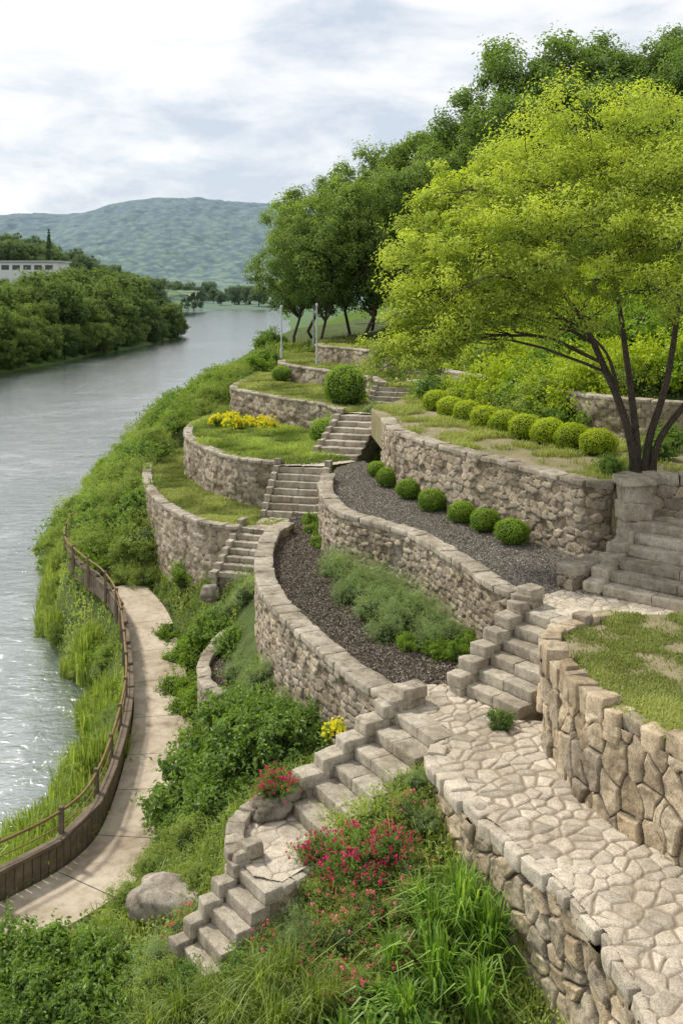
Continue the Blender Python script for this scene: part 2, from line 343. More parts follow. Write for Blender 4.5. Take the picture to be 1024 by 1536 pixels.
XS = [
 (2,  [(-12, -1.5), (-10, 0), (-8.5, 1.65), (-7, 1.65), (-4.5, 2.2), (-2, 2.9), (3, 3.6), (9, 5), (20, 7), (60, 18)]),
 (10, [(-11, -1.5), (-9.5, 0), (-8.6, 1.65), (-7, 1.65), (-4, 2.2), (-1.6, 2.9), (1.5, 3.4), (9, 5), (20, 8), (60, 19)]),
 (11.2, [(-10.5, -1.5), (-9, 0), (-8.0, 1.65), (-6.2, 1.65), (-3.8, 2.1), (-1.8, 3.05), (1.2, 3.9), (9, 5), (20, 8), (60, 19)]),
 (12.5, [(-10, -1.5), (-8.3, 0), (-7.2, 1.65), (-5.2, 1.65), (-3.6, 2.1), (-1.7, 3.15), (1.0, 4.75), (9, 5), (20, 8), (60, 19)]),
 (14, [(-9, -1.5), (-7.5, 0), (-6.0, 1.65), (-3.9, 1.65), (-3.2, 2.2), (-1.6, 3.4), (1.2, 4.5), (9, 5.5), (20, 8.5), (60, 20)]),
 (15.7, [(-8.2, -1.5), (-6.9, 0), (-4.7, 1.65), (-2.9, 1.65), (-2.4, 2.2), (-1.5, 3.1), (1, 4.2), (9, 6), (20, 9), (60, 20)]),
 (18, [(-7.5, -1.5), (-6.2, 0), (-4.4, 1.65), (-2.8, 1.65), (-2.4, 2.3), (-1.5, 3.5), (1, 4.5), (9, 6.8), (20, 10), (60, 21)]),
 (21, [(-7.0, -1.5), (-5.7, 0), (-4.6, 1.65), (-3.2, 1.65), (-2.9, 2.3), (-1.9, 3.6), (1, 4.6), (9, 7.5), (20, 11), (60, 22)]),
 (24, [(-7.2, -1.5), (-5.8, 0), (-5.2, 1.75), (-3.8, 1.75), (-3.3, 2.3), (-2.2, 3.7), (1, 4.6), (9, 8.3), (20, 12), (60, 23)]),
 (27, [(-8.2, -1.5), (-6.9, 0), (-6.1, 1.95), (-4.6, 1.95), (-4.2, 2.5), (-3.5, 3.6), (1.5, 5), (9, 9), (20, 13), (60, 24)]),
 (29, [(-9.3, -1.5), (-8, 0), (-7.2, 2.1), (-5.5, 2.25), (-5.2, 2.7), (-4.8, 3.6), (1.5, 5.4), (9, 9.4), (20, 13), (60, 24)]),
 (31, [(-10.2, -1.5), (-9.1, 0), (-8.5, 2.1), (-7.0, 2.6), (-6.5, 3.1), (-5.8, 3.8), (1.5, 5.6), (9, 9.7), (20, 13.5), (60, 25)]),
 (34, [(-11, -1.5), (-10, 0), (-9.3, 2.1), (-8.2, 2.8), (-7.6, 3.4), (-7, 4.2), (2, 6), (9, 10), (20, 14), (60, 25)]),
 (38, [(-12, -1.5), (-11, 0), (-10, 2.0), (-9, 2.8), (-8.2, 3.7), (-7, 4.9), (2, 6.5), (9, 10), (20, 14.5), (60, 26)]),
 (45, [(-13.5, -1.5), (-12.3, 0), (-11.3, 2.2), (-9.5, 3.2), (-8, 4.8), (-5.5, 6.2), (1, 7.2), (9, 10), (20, 15), (60, 27)]),
 (55, [(-13.5, -1.5), (-12.2, 0), (-10.5, 2.5), (-8.5, 4.2), (-6.5, 6.3), (-4, 7.6), (2, 8.2), (9, 11), (20, 16), (60, 28)]),
 (75, [(-13, -1.5), (-12, 0), (-9.5, 3), (-8, 4.5), (-6.5, 6.3), (-4, 7.6), (3, 8.6), (9, 12), (20, 17), (60, 30)]),
 (130, [(-12, -1.5), (-10.5, 0), (-8.5, 1.5), (-6, 3), (-4, 5), (0, 7), (6, 9), (14, 12), (30, 17), (90, 30)]),
 (220, [(-13, -2), (-10, 0), (-7, 1.0), (-4, 2), (0, 4), (8, 6), (20, 9), (40, 14), (80, 22), (150, 30)]),
 (400, [(-30, -2), (-24, 0), (-19, 1.0), (-12, 2), (0, 3), (20, 4), (50, 8), (90, 14), (150, 22), (260, 30)]),
 (520, [(-44, -2), (-36, 0), (-28, 1.0), (-12, 2), (0, 3), (20, 4), (50, 8), (90, 14), (150, 22), (260, 30)]),
]
XSy = np.array([a[0] for a in XS], float); XSx = np.array([[k[0] for k in a[1]] for a in XS], float); XSz = np.array([[k[1] for k in a[1]] for a in XS], float)
def rawland(x, y):
    x = np.asarray(x, float); y = np.asarray(y, float)
    yc = np.clip(y, XSy[0], XSy[-1] - 1e-6); i = np.clip(np.searchsorted(XSy, yc, 'right') - 1, 0, len(XSy) - 2)
    t = (yc - XSy[i]) / (XSy[i + 1] - XSy[i])
    KX = XSx[i] * (1 - t[..., None]) + XSx[i + 1] * t[..., None]; KZ = XSz[i] * (1 - t[..., None]) + XSz[i + 1] * t[..., None]
    z = np.full(x.shape, 0.); K = KX.shape[-1]
    z = np.where(x <= KX[..., 0], KZ[..., 0], z); z = np.where(x >= KX[..., -1], KZ[..., -1], z)
    for k in range(K - 1):
        a, b_ = KX[..., k], KX[..., k + 1]; s = (x >= a) & (x < b_)
        z = np.where(s, KZ[..., k] + (KZ[..., k + 1] - KZ[..., k]) * (x - a) / np.maximum(b_ - a, 1e-6), z)
    return z
def ground(x, y, clampit=False):
    z = rawland(x, y); x = np.asarray(x, float); y = np.asarray(y, float)
    out = z.copy()
    for k, (tz, poly) in TER.items():
        ins = inpoly(x, y, poly)
        if clampit: out = np.where(ins, np.minimum(out, tz - .35), out)
        else: out = np.where(ins, tz, out)
    return out
def interrace(x, y):
    r = np.zeros(np.shape(x), bool)
    for k, (tz, poly) in TER.items(): r |= inpoly(x, y, poly)
    return r
PATH = [(-9.5, 10.5), (-7.0, 12.2), (-4.8, 14.3), (-3.70, 15.8), (-3.45, 17.5), (-3.77, 21), (-4.33, 23.6), (-5.15, 26.5), (-6.0, 28.3), (-7.0, 29.7), (-7.9, 31.4), (-8.35, 33.5), (-8.5, 36)]
PZ = [1.8, 1.8, 1.8, 1.8, 1.8, 1.8, 1.9, 2.1, 2.25, 2.35, 2.4, 2.4, 2.4]
pfull = catmull([(a[0], a[1], z) for a, z in zip(PATH, PZ)], .1)
nfull, tfull = nrm2(pfull)
kend = int(np.argmax(pfull[:, 1] > 29.0)); pc = pfull[:kend]

# ---------------------------------------------------------------- land
def grid_obj(name, xs, ys, fz, m, kind='structure'):
    X, Y = np.meshgrid(xs, ys, indexing='ij'); Z = fz(X, Y)
    nx, ny = len(xs), len(ys); i, j = np.meshgrid(np.arange(nx - 1), np.arange(ny - 1), indexing='ij')
    k = (i * ny + j).ravel(); Q = np.stack([k, k + ny, k + ny + 1, k + 1], 1)
    return ob(name, qmesh(name, np.stack([X, Y, Z], -1).reshape(-1, 3), Q, [m], smooth=True), kind=kind)
def zn(X, Y):
    z = ground(X, Y, True)
    nz = fbm(np.stack([X, Y, X * 0], -1), .9, 3) * .22
    d = np.full(X.shape, 9.)
    for c in pc[::4]: d = np.minimum(d, np.hypot(X - c[0], Y - c[1]))
    z = np.where(d < .98, np.minimum(z, np.interp(Y, pc[:, 1], pc[:, 2]) - .14), z + nz)
    return z
grid_obj('riverbank_ground', np.arange(-15, 32, .25), np.arange(2, 80, .25), zn, M['terrain'])
def zf(X, Y):
    r = rawland(X, Y)
    r = np.where(Y < 79.5, np.minimum(r, -3) , r)
    ysh = np.array([-50, 60, 100, 126, 170, 219, 240, 300, 380, 460, 520, 700]); xsh = np.array([-95, -62, -50, -43, -38, -34.5, -44, -75, -85, -82, -70, -60.])
    s = np.interp(Y, ysh, xsh) - X
    l = np.where(s > 0, np.minimum(s * .35, 1.5) + np.clip(s - 12, 0, 400) * .10, np.maximum(s * .4, -3))
    z = np.maximum(r, l)
    fe = np.clip((Y - 478) / 10, -1, 1) * 1.5
    z = np.where(Y > 455, np.maximum(z, np.where(Y > 470, fe + np.clip(Y - 490, 0, 999) * .012, -3)), z)
    z = np.where((X < -15) & (Y < 80), np.maximum(l, -3), z)
    return z + fbm(np.stack([X, Y, X * 0], -1), .05, 3) * .6
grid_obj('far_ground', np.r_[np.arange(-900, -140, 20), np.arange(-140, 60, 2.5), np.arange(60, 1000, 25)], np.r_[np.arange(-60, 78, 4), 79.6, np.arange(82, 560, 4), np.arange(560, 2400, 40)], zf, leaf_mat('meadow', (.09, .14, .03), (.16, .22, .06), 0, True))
def ridge(name, y0, prof, depth, amp, sc, step):
    px = np.array([p[0] for p in prof], float); py = np.array([p[1] for p in prof], float)
    def f(X, Y):
        hx = (X / y0) * F + 512
        h = CAMH + (HZ - np.interp(hx, px, py)) / F * y0 - amp * .6
        b = np.exp(-((Y - y0) / depth) ** 2)
        P3 = np.stack([X, Y, X * 0], -1)
        n = fbm(P3, .006, 2) * .4
        z = h * b * (1 + n * (1 - b)) + (np.abs(fbm(P3, sc, 3)) * -2.2 + .9) * amp * np.clip(b * 3, 0, 1)
        return z - 2
    xs = np.arange((px[0] - 512) / F * y0, (px[-1] - 512) / F * y0, step)
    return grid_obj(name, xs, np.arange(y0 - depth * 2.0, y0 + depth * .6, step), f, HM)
m_, nt, out = mat('forest_haze'); b = NB(nt); pos = b.pos()
vo = b.n('ShaderNodeTexVoronoi'); vo.inputs['Scale'].default_value = .11; b.l(pos, vo.inputs['Vector'])
f1 = b.noise(.15, 6, .8, pos); f2 = b.noise(.012, 5, .6, pos)
sx = b.n('ShaderNodeSeparateXYZ'); b.l(pos, sx.inputs[0])
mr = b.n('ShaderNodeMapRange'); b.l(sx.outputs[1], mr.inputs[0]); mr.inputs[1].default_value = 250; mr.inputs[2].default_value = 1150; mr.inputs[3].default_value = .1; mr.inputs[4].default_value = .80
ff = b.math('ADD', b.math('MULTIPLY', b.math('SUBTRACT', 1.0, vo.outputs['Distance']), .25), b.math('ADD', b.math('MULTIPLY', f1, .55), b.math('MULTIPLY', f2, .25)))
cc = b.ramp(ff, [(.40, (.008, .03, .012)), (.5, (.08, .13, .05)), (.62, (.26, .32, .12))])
c = b.mix(mr.outputs[0], cc, (.19, .25, .31))  # bluish aerial haze blended into the forest's own colour with distance
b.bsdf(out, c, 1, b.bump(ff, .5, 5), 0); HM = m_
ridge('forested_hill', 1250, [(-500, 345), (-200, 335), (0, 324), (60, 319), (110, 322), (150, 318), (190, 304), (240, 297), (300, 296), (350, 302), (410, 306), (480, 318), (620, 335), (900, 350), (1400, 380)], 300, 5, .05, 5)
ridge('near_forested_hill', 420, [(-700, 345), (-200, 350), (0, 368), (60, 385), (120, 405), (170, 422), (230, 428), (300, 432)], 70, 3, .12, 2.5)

# ---------------------------------------------------------------- water
m_, nt, out = mat('river_water'); b = NB(nt); pos = b.pos()
mp = b.n('ShaderNodeMapping'); b.l(pos, mp.inputs[0]); mp.inputs['Scale'].default_value = (.6, .9, 1); mp.inputs['Rotation'].default_value = (0, 0, .2)
w1 = b.noise(.5, 5, .6, mp.outputs[0], .6); w2 = b.noise(2.6, 5, .65, mp.outputs[0], .5); w3 = b.noise(9, 4, .65, mp.outputs[0], .4)
h = b.math('ADD', b.math('MULTIPLY', w1, .9), b.math('ADD', b.math('MULTIPLY', w2, .6), b.math('MULTIPLY', w3, .28)))
mp2 = b.n('ShaderNodeMapping'); b.l(pos, mp2.inputs[0]); mp2.inputs['Scale'].default_value = (1, .5, 1); mp2.inputs['Rotation'].default_value = (0, 0, .15)
cl = b.noise(.07, 5, .65, mp2.outputs[0], .8); cr = b.noise(.8, 7, .75, mp.outputs[0], .8)
rif = b.math('MULTIPLY', b.ramp(cl, [(.43, (.0, .0, .0)), (.57, (.9, .9, .9))]), b.ramp(cr, [(.46, (0, 0, 0)), (.64, (1, 1, 1))]))
wc = b.mix(rif, b.ramp(cl, [(.35, (.09, .125, .10)), (.5, (.18, .215, .19)), (.65, (.34, .37, .35))]), (.70, .72, .72))  # sparkle painted as pale streaks in the diffuse colour, together with riffle foam
d = b.n('ShaderNodeBsdfDiffuse'); b.l(wc, d.inputs[0])
nb = b.bump(h, .8, .12)
gl = b.n('ShaderNodeBsdfGlossy'); gl.inputs['Roughness'].default_value = .10; gl.inputs[0].default_value = (1, 1, 1, 1); b.l(nb, gl.inputs['Normal'])
fr = b.n('ShaderNodeFresnel'); fr.inputs[0].default_value = 1.5; b.l(nb, fr.inputs['Normal'])
ms = b.n('ShaderNodeMixShader'); b.l(b.math('ADD', b.math('MULTIPLY', fr.outputs[0], 1.3), .24, True), ms.inputs[0]); b.l(d.outputs[0], ms.inputs[1]); b.l(gl.outputs[0], ms.inputs[2]); b.l(ms.outputs[0], out.inputs[0])
me = bpy.data.meshes.new('river'); me.from_pydata([(-900, -60, 0), (200, -60, 0), (200, 560, 0), (-900, 560, 0)], [], [[0, 1, 2, 3]]); me.materials.append(m_)
ob('river_water', me, kind='structure')

# ---------------------------------------------------------------- terraces
terrace_mesh('mulch_bed', TER['mulch'][1], 4.9, 'mulch')
terrace_mesh('gravel_bed', TER['gravel'][1], 5.99, 'gravel')
terrace_mesh('grass_plot', TER['lawnG'][1], 6.2, 'patchy')
terrace_mesh('upper_planting_ground', TER['t3'][1], 7.3, 'patchy')
terrace_mesh('lawn', TER['t0'][1], 4.55, 'soil')
terrace_mesh('flower_terrace_ground', TER['tG'][1], 5.8, 'soil')
terrace_mesh('stepped_terrace_ground', TER['tH'][1], 6.85, 'soil')
terrace_mesh('upper_terrace_ground', TER['tI'][1], 7.45, 'soil')
terrace_mesh('grove_ground', TER['tJ'][1], 8.1, 'soil')
def paving(name, poly, z, cw, ch, res, depth=.022, jit=.9, m='flag', joint=.02):
    p = np.array(poly); xs = np.arange(p[:, 0].min(), p[:, 0].max() + res, res); ys = np.arange(max(p[:, 1].min(), 7.0), p[:, 1].max() + res, res)
    X, Y = np.meshgrid(xs, ys, indexing='ij'); p3 = np.stack([X, Y, X * 0], -1)
    U = X + .09 * vn(p3, 4); Vv = Y + .09 * vn(p3 + 9, 4)
    c45, s45 = math.cos(.6), math.sin(.6)
    idd, e = voro(U * c45 + Vv * s45, -U * s45 + Vv * c45, cw, ch, jit, 5)
    jw = joint * (1 + 1.4 * vn(p3, 3))
    pr = np.clip((e - jw * .35) / (jw * .9), 0, 1); pr = pr * (2 - pr)
    Z = z + depth * (pr - 1) + pr * ((idd - .5) * .012 + np.clip(e, 0, .06) * .06 + fbm(p3, 9, 3) * .007) + fbm(p3, 1.2, 2) * .02
    nx, ny = len(xs), len(ys); i, j = np.meshgrid(np.arange(nx - 1), np.arange(ny - 1), indexing='ij')
    ok = inpoly(X[:-1, :-1] + res / 2, Y[:-1, :-1] + res / 2, poly)
    k = (i * ny + j)[ok]; Q = np.stack([k, k + ny, k + ny + 1, k + 1], 1)
    used = np.unique(Q); mp_ = np.zeros(nx * ny, int); mp_[used] = np.arange(len(used))
    V = np.stack([X, Y, Z], -1).reshape(-1, 3)[used]
    return ob(name, qmesh(name, V, mp_[Q], [M[m]], {'cell': idd.ravel()[used], 'edge': pr.ravel()[used]}, smooth=True), kind='structure')
paving('flagstone_walk', TER['walk'][1], 5.0, .225, .195, .0115, .018, 1.0, joint=.026)
paving('stone_landing', TER['t2pave'][1], 6.0, .20, .18, .022, .014)
paving('lower_stone_landing', TER['land2'][1], 4.0, .30, .27, .015, .014)
terrace_mesh('walk_bedding', TER['walk'][1], 4.93, 'mulch'); terrace_mesh('landing_bedding', TER['t2pave'][1], 5.93, 'mulch', 1.5); terrace_mesh('lower_landing_bedding', L2, 3.93, 'mulch')

# ---------------------------------------------------------------- walls
g = 'curved dry stone retaining wall with grey coping'
wall('retaining_wall', g + ' holding the dark mulch bed', W_A, 3.0, 5.06, -1, .28, .23, .12, .020)
wall('retaining_wall', g + ' holding the gravel bed with clipped bushes', W_B, 4.4, 6.1, -1, .24, .20, .115, .022)
wall('retaining_wall', 'long rubble wall below the row of lime bushes', W_C + [(5.1, 18.35)], 5.6, 7.36, -1, .28, .24, .145, .024, jit=.85, capz=.08)
wall('retaining_wall', 'curved rubble wall around the lower lawn', W_F, 2.6, 4.62, -1, .2, .28, .16, .038, capz=.07)
wall('retaining_wall', 'curved rubble wall around the yellow flower terrace', W_G, 4.2, 5.86, -1, .2, .28, .16, .038, capz=.07)
wall('retaining_wall', 'low rubble wall behind the yellow flowers', W_H, 5.4, 6.9, -1, .2, .30, .18, .045, capz=.06)
wall('retaining_wall', 'low stone wall on the upper terrace', W_I, 6.5, 7.56, -1, .22, .34, .2, .05, capz=.06)
wall('retaining_wall', 'stone wall below the shaded grove', W_J, 7.0, 8.2, -1, .22, .34, .2, .05, capz=.06)
wall('retaining_wall', 'mossy stone wall at the foot of the wooded slope', W_L, 6.8, 8.2, -1, .3, .32, .2, .05, capz=.07)
wall('retaining_wall', 'stone wall beside the uppermost steps', [(4.3, 40.2), (6.5, 41.5), (9, 43)], 7.0, 8.7, -1, .3, .34, .2, .06)
wall('boulder_wall', 'tall wall of rough upright tan stones around grass plot', W_D, 4.5, 6.12, -1, .20, .25, .40, .013, .07, .95, 'bigwall', .24, .14, 'bigwall', .04, over=-.005, joint=.024, rag=.05)
wall('boulder_wall', 'rough tan stone wall carrying the flagstone walk', W_E, 1.8, 4.88, -1, .24, .26, .26, .014, .075, 1.0, 'bigwall', .30, .11, 'flag', .04, over=.01, joint=.024, out=.03, rag=.012)
wall('planter_wall', 'small curved stone planter wall beside the footpath', [(-2.35, 23.2), (-2.7, 22.5), (-2.92, 21), (-2.75, 19.9), (-2.35, 19.2)], 1.6, 3.05, -1, .16, .25, .16, .03, cap=.5)
wall('stone_wall', 'stone block wall beside the upper steps', [(5.05, 17.6), (5.6, 17.75), (7.8, 17.3)], 5.8, 7.50, -1, .36, .35, .22, .03, .04, .5, 'wall', .45, .14, 'cap', .03)
wall('stone_wall', 'low stone block wall at the stair foot', [(3.75, 16.35), (4.3, 16.75), (4.6, 17.1)], 5.6, 6.25, -1, .26, .3, .2, .025, .04, .5, 'wall', .4, .16, 'cap', .03)
wall('stone_wall', 'curved low stone wall around the lower landing', [(-1.0, 13.55), (-1.36, 12.95), (-1.34, 12.3), (-1.2, 12.05)], 2.4, 4.02, -1, .14, .3, .2, .02, .04, .9, 'wall', .26, .10, 'cap', .02, rag=.01)
wall('stone_wall', 'rough stone side below the lower landing', [(-.68, 11.66), (-.40, 11.98), (-.12, 12.3)], 2.9, 3.90, -1, .10, .3, .2, .02, .03, .9, 'wall', .26, .09, 'step', .01, out=.02)
wall('stone_wall', 'rubble flank under the flight of steps', [(-.1, 12.33), (.6, 12.76), (1.2, 13.12)], 3.0, 4.12, -1, .14, .3, .18, .025, .04, .7, 'wall', 0)
pk = [(-2.35, 23.2), (-2.7, 22.5), (-2.9, 21), (-2.75, 19.9), (-2.35, 19.2), (-1.7, 19.6), (-1.7, 23)]
TER['planter'] = (2.98, pk); terrace_mesh('planter_soil', pk, 2.98, 'mulch')

# ---------------------------------------------------------------- stairs
def stairs(label, bc, u, width, nst, run, z0, z1, sideL=0, sideR=0, wob=.01, sw=.14):
    u = np.array(u, float); u /= np.linalg.norm(u); w = np.array([u[1], -u[0]]); rise = (z1 - z0) / nst; yaw = math.atan2(u[1], u[0])
    bc = np.array(bc, float)
    B = Blocks()
    for i in range(nst):
        hz = (rise * (i + 1) + .5) / 2
        c = bc + u * (run * nst * .5 + run * i * .5 + .02)
        B.add((c[0], c[1], z0 - .5 + hz - .06), (run * (nst - i) / 2, width / 2 - .03, hz - .03), yaw, .01, .004)
    o = ob('stone_stairs', B.mesh('stair_core', M['wall']), label, 'stone stairs')
    for i in range(nst):
        S = Blocks(); npc = 2 if width > .9 else 1
        cuts = np.linspace(0, 1, npc + 1)
        if npc == 2: cuts[1] = R.uniform(.38, .62)
        for a, b_ in zip(cuts[:-1], cuts[1:]):
            c = bc + u * (run * (i + .5) + .015) + w * ((a + b_) / 2 - .5) * width
            S.add((c[0], c[1], z0 + rise * (i + 1) - rise * .5), (run / 2 + .035, (b_ - a) * width / 2 - .004, rise * .5), yaw + R.normal(0, wob), .013, .006, .006)
        ob('step', S.mesh('step', M['step']), parent=o)
    for sd, on in ((-1, sideL), (1, sideR)):
        if not on: continue
        S = Blocks()
        for i in range(nst + 1):
            c = bc + u * (run * (i + .1)) + w * sd * (width / 2 + sw)
            top = z0 + rise * (i + 1) + on
            S.add((c[0], c[1], top - .085), (run * .60 + R.uniform(0, .02), sw + R.uniform(0, .02), .09), yaw + R.normal(0, .05), .018, .011, .02, .05)
            S.add((c[0] + R.normal(0, .01), c[1], top - .27 - .0), (run * .58, sw - .01, .095), yaw + R.normal(0, .03), .018, .011, .01)
            S.add((c[0], c[1], top - .62), (run * .55, sw - .015, .25), yaw, .028, .014)
        ob('side_wall', S.mesh('side_wall', M['step']), parent=o)
    return o
stairs('flight of pale stone steps up to the flagstone walk', (-.40, 12.8), (.86, .5), 1.0, 6, .325, 4.0, 5.0, .10, 0)
stairs('flight of stone steps between mulch bed and gravel terrace', (2.15, 14.2), (.8, .6), 1.05, 6, .25, 5.0, 6.0, .12, 0)
stairs('rough lower flight of stone steps among plants', (-1.66, 11.35), (.78, .56), .60, 5, .19, 3.15, 3.97, .06, 0, .04, sw=.09)
stairs('wide stone steps rising beside the golden tree', (4.95, 15.5), (.67, .74), 1.95, 6, .29, 6.0, 6.93, .06, 0)
stairs('narrow stone steps beside the lower lawn', (-2.65, 24.9), (.3, .95), .95, 7, .24, 3.7, 4.62, .03, 0, sw=.08)
stairs('stone steps climbing to the flower terrace', (-1.42, 27.5), (.24, .97), 1.35, 7, .19, 4.6, 5.8, .03, .03, sw=.08)
stairs('stone steps above the flower terrace', (-.2, 29.9), (.33, .94), 1.2, 7, .36, 5.8, 6.85, .03, .03, sw=.08)
stairs('short stone steps on the upper terrace', (1.72, 34.4), (.3, .95), 1.4, 4, .24, 6.85, 7.45, .03, .03, sw=.08)
stairs('stone steps to the shaded grove', (3.3, 39.6), (.2, .98), 1.9, 4, .3, 7.45, 8.1, .03, .03, sw=.1)
def pave_small(poly, z, nm): paving(nm, poly, z, .35, .3, .05, .015)
pave_small([(-2.5, 26.3), (-1.95, 26.1), (-1.1, 26.9), (-.7, 27.3), (-.8, 27.9), (-2.1, 27.7)], 4.62, 'stair_landing')
pave_small([(-1.8, 28.75), (-.5, 28.6), (.5, 29.5), (.3, 30.2), (-.8, 30.3), (-1.7, 29.2)], 5.84, 'stair_landing')
pave_small([(.0, 32.5), (1.2, 32.1), (2.6, 34.1), (1.1, 34.7)], 6.89, 'stair_landing')
pave_small([(1.3, 35.4), (2.9, 35.0), (4.4, 39.4), (2.3, 39.8)], 7.49, 'stair_landing')
pave_small([(5.35, 17.35), (6.75, 16.1), (8.2, 16.6), (7.8, 17.3), (5.6, 17.7)], 6.92, 'stair_landing')
terrace_mesh('stair_landing_base', [(5.35, 17.35), (6.75, 16.1), (8.2, 16.6), (7.8, 17.3), (5.6, 17.7)], 6.86, 'mulch', 1.0)
B = Blocks()
for i, zc in enumerate((6.16, 6.48, 6.80, 7.12, 7.42)):
    B.add((5.08 + R.normal(0, .01), 17.32, zc), (.25, .22, .155), .1 + R.normal(0, .05), .022, .012, .01)
B.add((5.08, 17.32, 7.63), (.30, .27, .06), .1, .022, .008)
ob('stone_pier', B.mesh('pier', M['cap']), 'square pier of stacked stone blocks beside steps', 'stone pier')

# ---------------------------------------------------------------- footpath + fence
n_, t_ = nrm2(pc); hw = .62; V = []; Q = []; k = 0
while k < len(pc) - 3:
    e = min(k + int(R.integers(14, 19)), len(pc) - 1); seg = pc[k:e + 1].copy()
    for s in range(len(seg)):
        a = pc[k + s]; nn = n_[k + s]; sh = .008 if s == 0 else (-.008 if s == len(seg) - 1 else 0)
        a = a + np.array([t_[k + s][0] * sh, t_[k + s][1] * sh, 0])
        for q, dz in ((hw, -.1), (hw, 0), (-hw, 0), (-hw, -.1)): V.append((a[0] + nn[0] * q, a[1] + nn[1] * q, a[2] + dz))
        if s: 
            o_ = len(V) - 8
            for j in range(3): Q.append((o_ + j, o_ + j + 1, o_ + j + 5, o_ + j + 4))
    o_ = len(V) - 4; Q.append((o_, o_ + 1, o_ + 2, o_ + 3))
    k = e
ob('footpath', qmesh('footpath', V, Q, [M['concrete']]), kind='structure')
fl = np.c_[pfull[:, 0] + nfull[:, 0] * (hw + .06), pfull[:, 1] + nfull[:, 1] * (hw + .06), pfull[:, 2]]
fl = resamp(fl, .15)
fn, ft = nrm2(fl)
B = Blocks()
for i in range(len(fl)):
    B.add((fl[i, 0], fl[i, 1], fl[i, 2] + .12 + R.normal(0, .006)), (.068, .03, .27), math.atan2(ft[i, 1], ft[i, 0]), .008, .003)
fence = ob('riverside_fence', B.mesh('plank_parapet', M['wood']), 'weathered brown plank parapet with thin handrail along the riverside footpath', 'fence')
B = Blocks()
for i in range(0, len(fl) - 8, 8):
    c = (fl[i] + fl[i + 8]) / 2; d = fl[i + 8] - fl[i]
    B.add((c[0], c[1], c[2] + .42), (np.linalg.norm(d[:2]) / 2, .075, .035), math.atan2(d[1], d[0]), .01, .003)
ob('top_beam', B.mesh('top_beam', M['wood']), parent=fence)
def tube(pts, rad, sides=7):
    pts = np.array(pts, float); n = len(pts); rad = np.broadcast_to(rad, (n,)) if np.ndim(rad) == 0 else np.array(rad)
    t = np.gradient(pts, axis=0); t /= np.linalg.norm(t, axis=1)[:, None] + 1e-9
    ref = np.array([.31, .2, .93]) if abs(t[0][2]) < .9 else np.array([1., .1, 0])
    a = np.cross(t, ref); a /= np.linalg.norm(a, axis=1)[:, None] + 1e-9; b_ = np.cross(t, a)
    th = np.linspace(0, 2 * np.pi, sides, endpoint=False)
    V = pts[:, None] + rad[:, None, None] * (a[:, None] * np.cos(th)[None, :, None] + b_[:, None] * np.sin(th)[None, :, None])
    i, j = np.meshgrid(np.arange(n - 1), np.arange(sides), indexing='ij'); j2 = (j + 1) % sides
    Q = np.stack([i * sides + j, (i + 1) * sides + j, (i + 1) * sides + j2, i * sides + j2], -1).reshape(-1, 4)
    return V.reshape(-1, 3), Q
class Acc:
    def __init__(s): s.V = []; s.Q = []; s.n = 0
    def add(s, VQ): s.V.append(VQ[0]); s.Q.append(VQ[1] + s.n); s.n += len(VQ[0])
    def mesh(s, nm, m): return qmesh(nm, np.vstack(s.V), np.vstack(s.Q), [m], smooth=True)
rl = np.c_[fl[:, 0] + fn[:, 0] * .10, fl[:, 1] + fn[:, 1] * .10, fl[:, 2] + .80]
A = Acc(); A.add(tube(rl, .024)); A.add(tube(rl - [0, 0, .22], .010, 5)); ob('handrail', A.mesh('handrail', M['rail']), parent=fence)
for i in range(4, len(rl), 9):
    B = Blocks(); B.add((rl[i, 0], rl[i, 1], rl[i, 2] - .38), (.038, .038, .45), 0, .006, .002); ob('post', B.mesh('post', M['wood']), parent=fence)

# ---------------------------------------------------------------- foliage tools
def unit(v): return v / (np.linalg.norm(v, axis=-1, keepdims=True) + 1e-9)
def leafq(p, n, L, W, fold=.15, t=None):
    k = len(p); L = np.broadcast_to(L, (k,))[:, None]; W = np.broadcast_to(W, (k,))[:, None]
    if t is None: t = R.normal(size=(k, 3))
    t = unit(t - n * (t * n).sum(1, keepdims=True)); b_ = np.cross(n, t)
    V = np.stack([p - t * L / 2, p + b_ * W / 2 + n * L * fold, p + t * L / 2, p - b_ * W / 2 + n * L * fold], 1).reshape(-1, 3)
    return V, np.arange(4 * k).reshape(-1, 4)
def cloud(cen, rad, nsub, nleaf, subr=.38, up=.35, hv=.25, shell=.75):
    cen = np.array(cen, float); K = len(cen); rad = np.array(rad, float)
    if rad.ndim == 1: rad = np.stack([rad, rad, rad * .75], 1)
    d1 = unit(R.normal(size=(K, nsub, 3)) + [0, 0, .25]); r1 = R.uniform(shell * .7, 1, (K, nsub, 1))
    sc = cen[:, None] + d1 * r1 * rad[:, None]
    sr = subr * rad[:, None] * R.uniform(.5, 1.35, (K, nsub, 1))
    d2 = unit(R.normal(size=(K, nsub, nleaf, 3))); r2 = R.random((K, nsub, nleaf, 1)) ** .6
    p = sc[:, :, None] + d2 * r2 * sr[:, :, None]
    nr = unit(d2 * .6 + d1[:, :, None] * .7 + [0, 0, up] + R.normal(size=d2.shape) * .45)
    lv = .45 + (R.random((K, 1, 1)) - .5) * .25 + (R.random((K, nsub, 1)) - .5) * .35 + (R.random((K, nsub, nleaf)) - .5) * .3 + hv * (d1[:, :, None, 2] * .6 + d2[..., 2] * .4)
    return p.reshape(-1, 3), nr.reshape(-1, 3), np.clip(lv.ravel(), 0, 1)
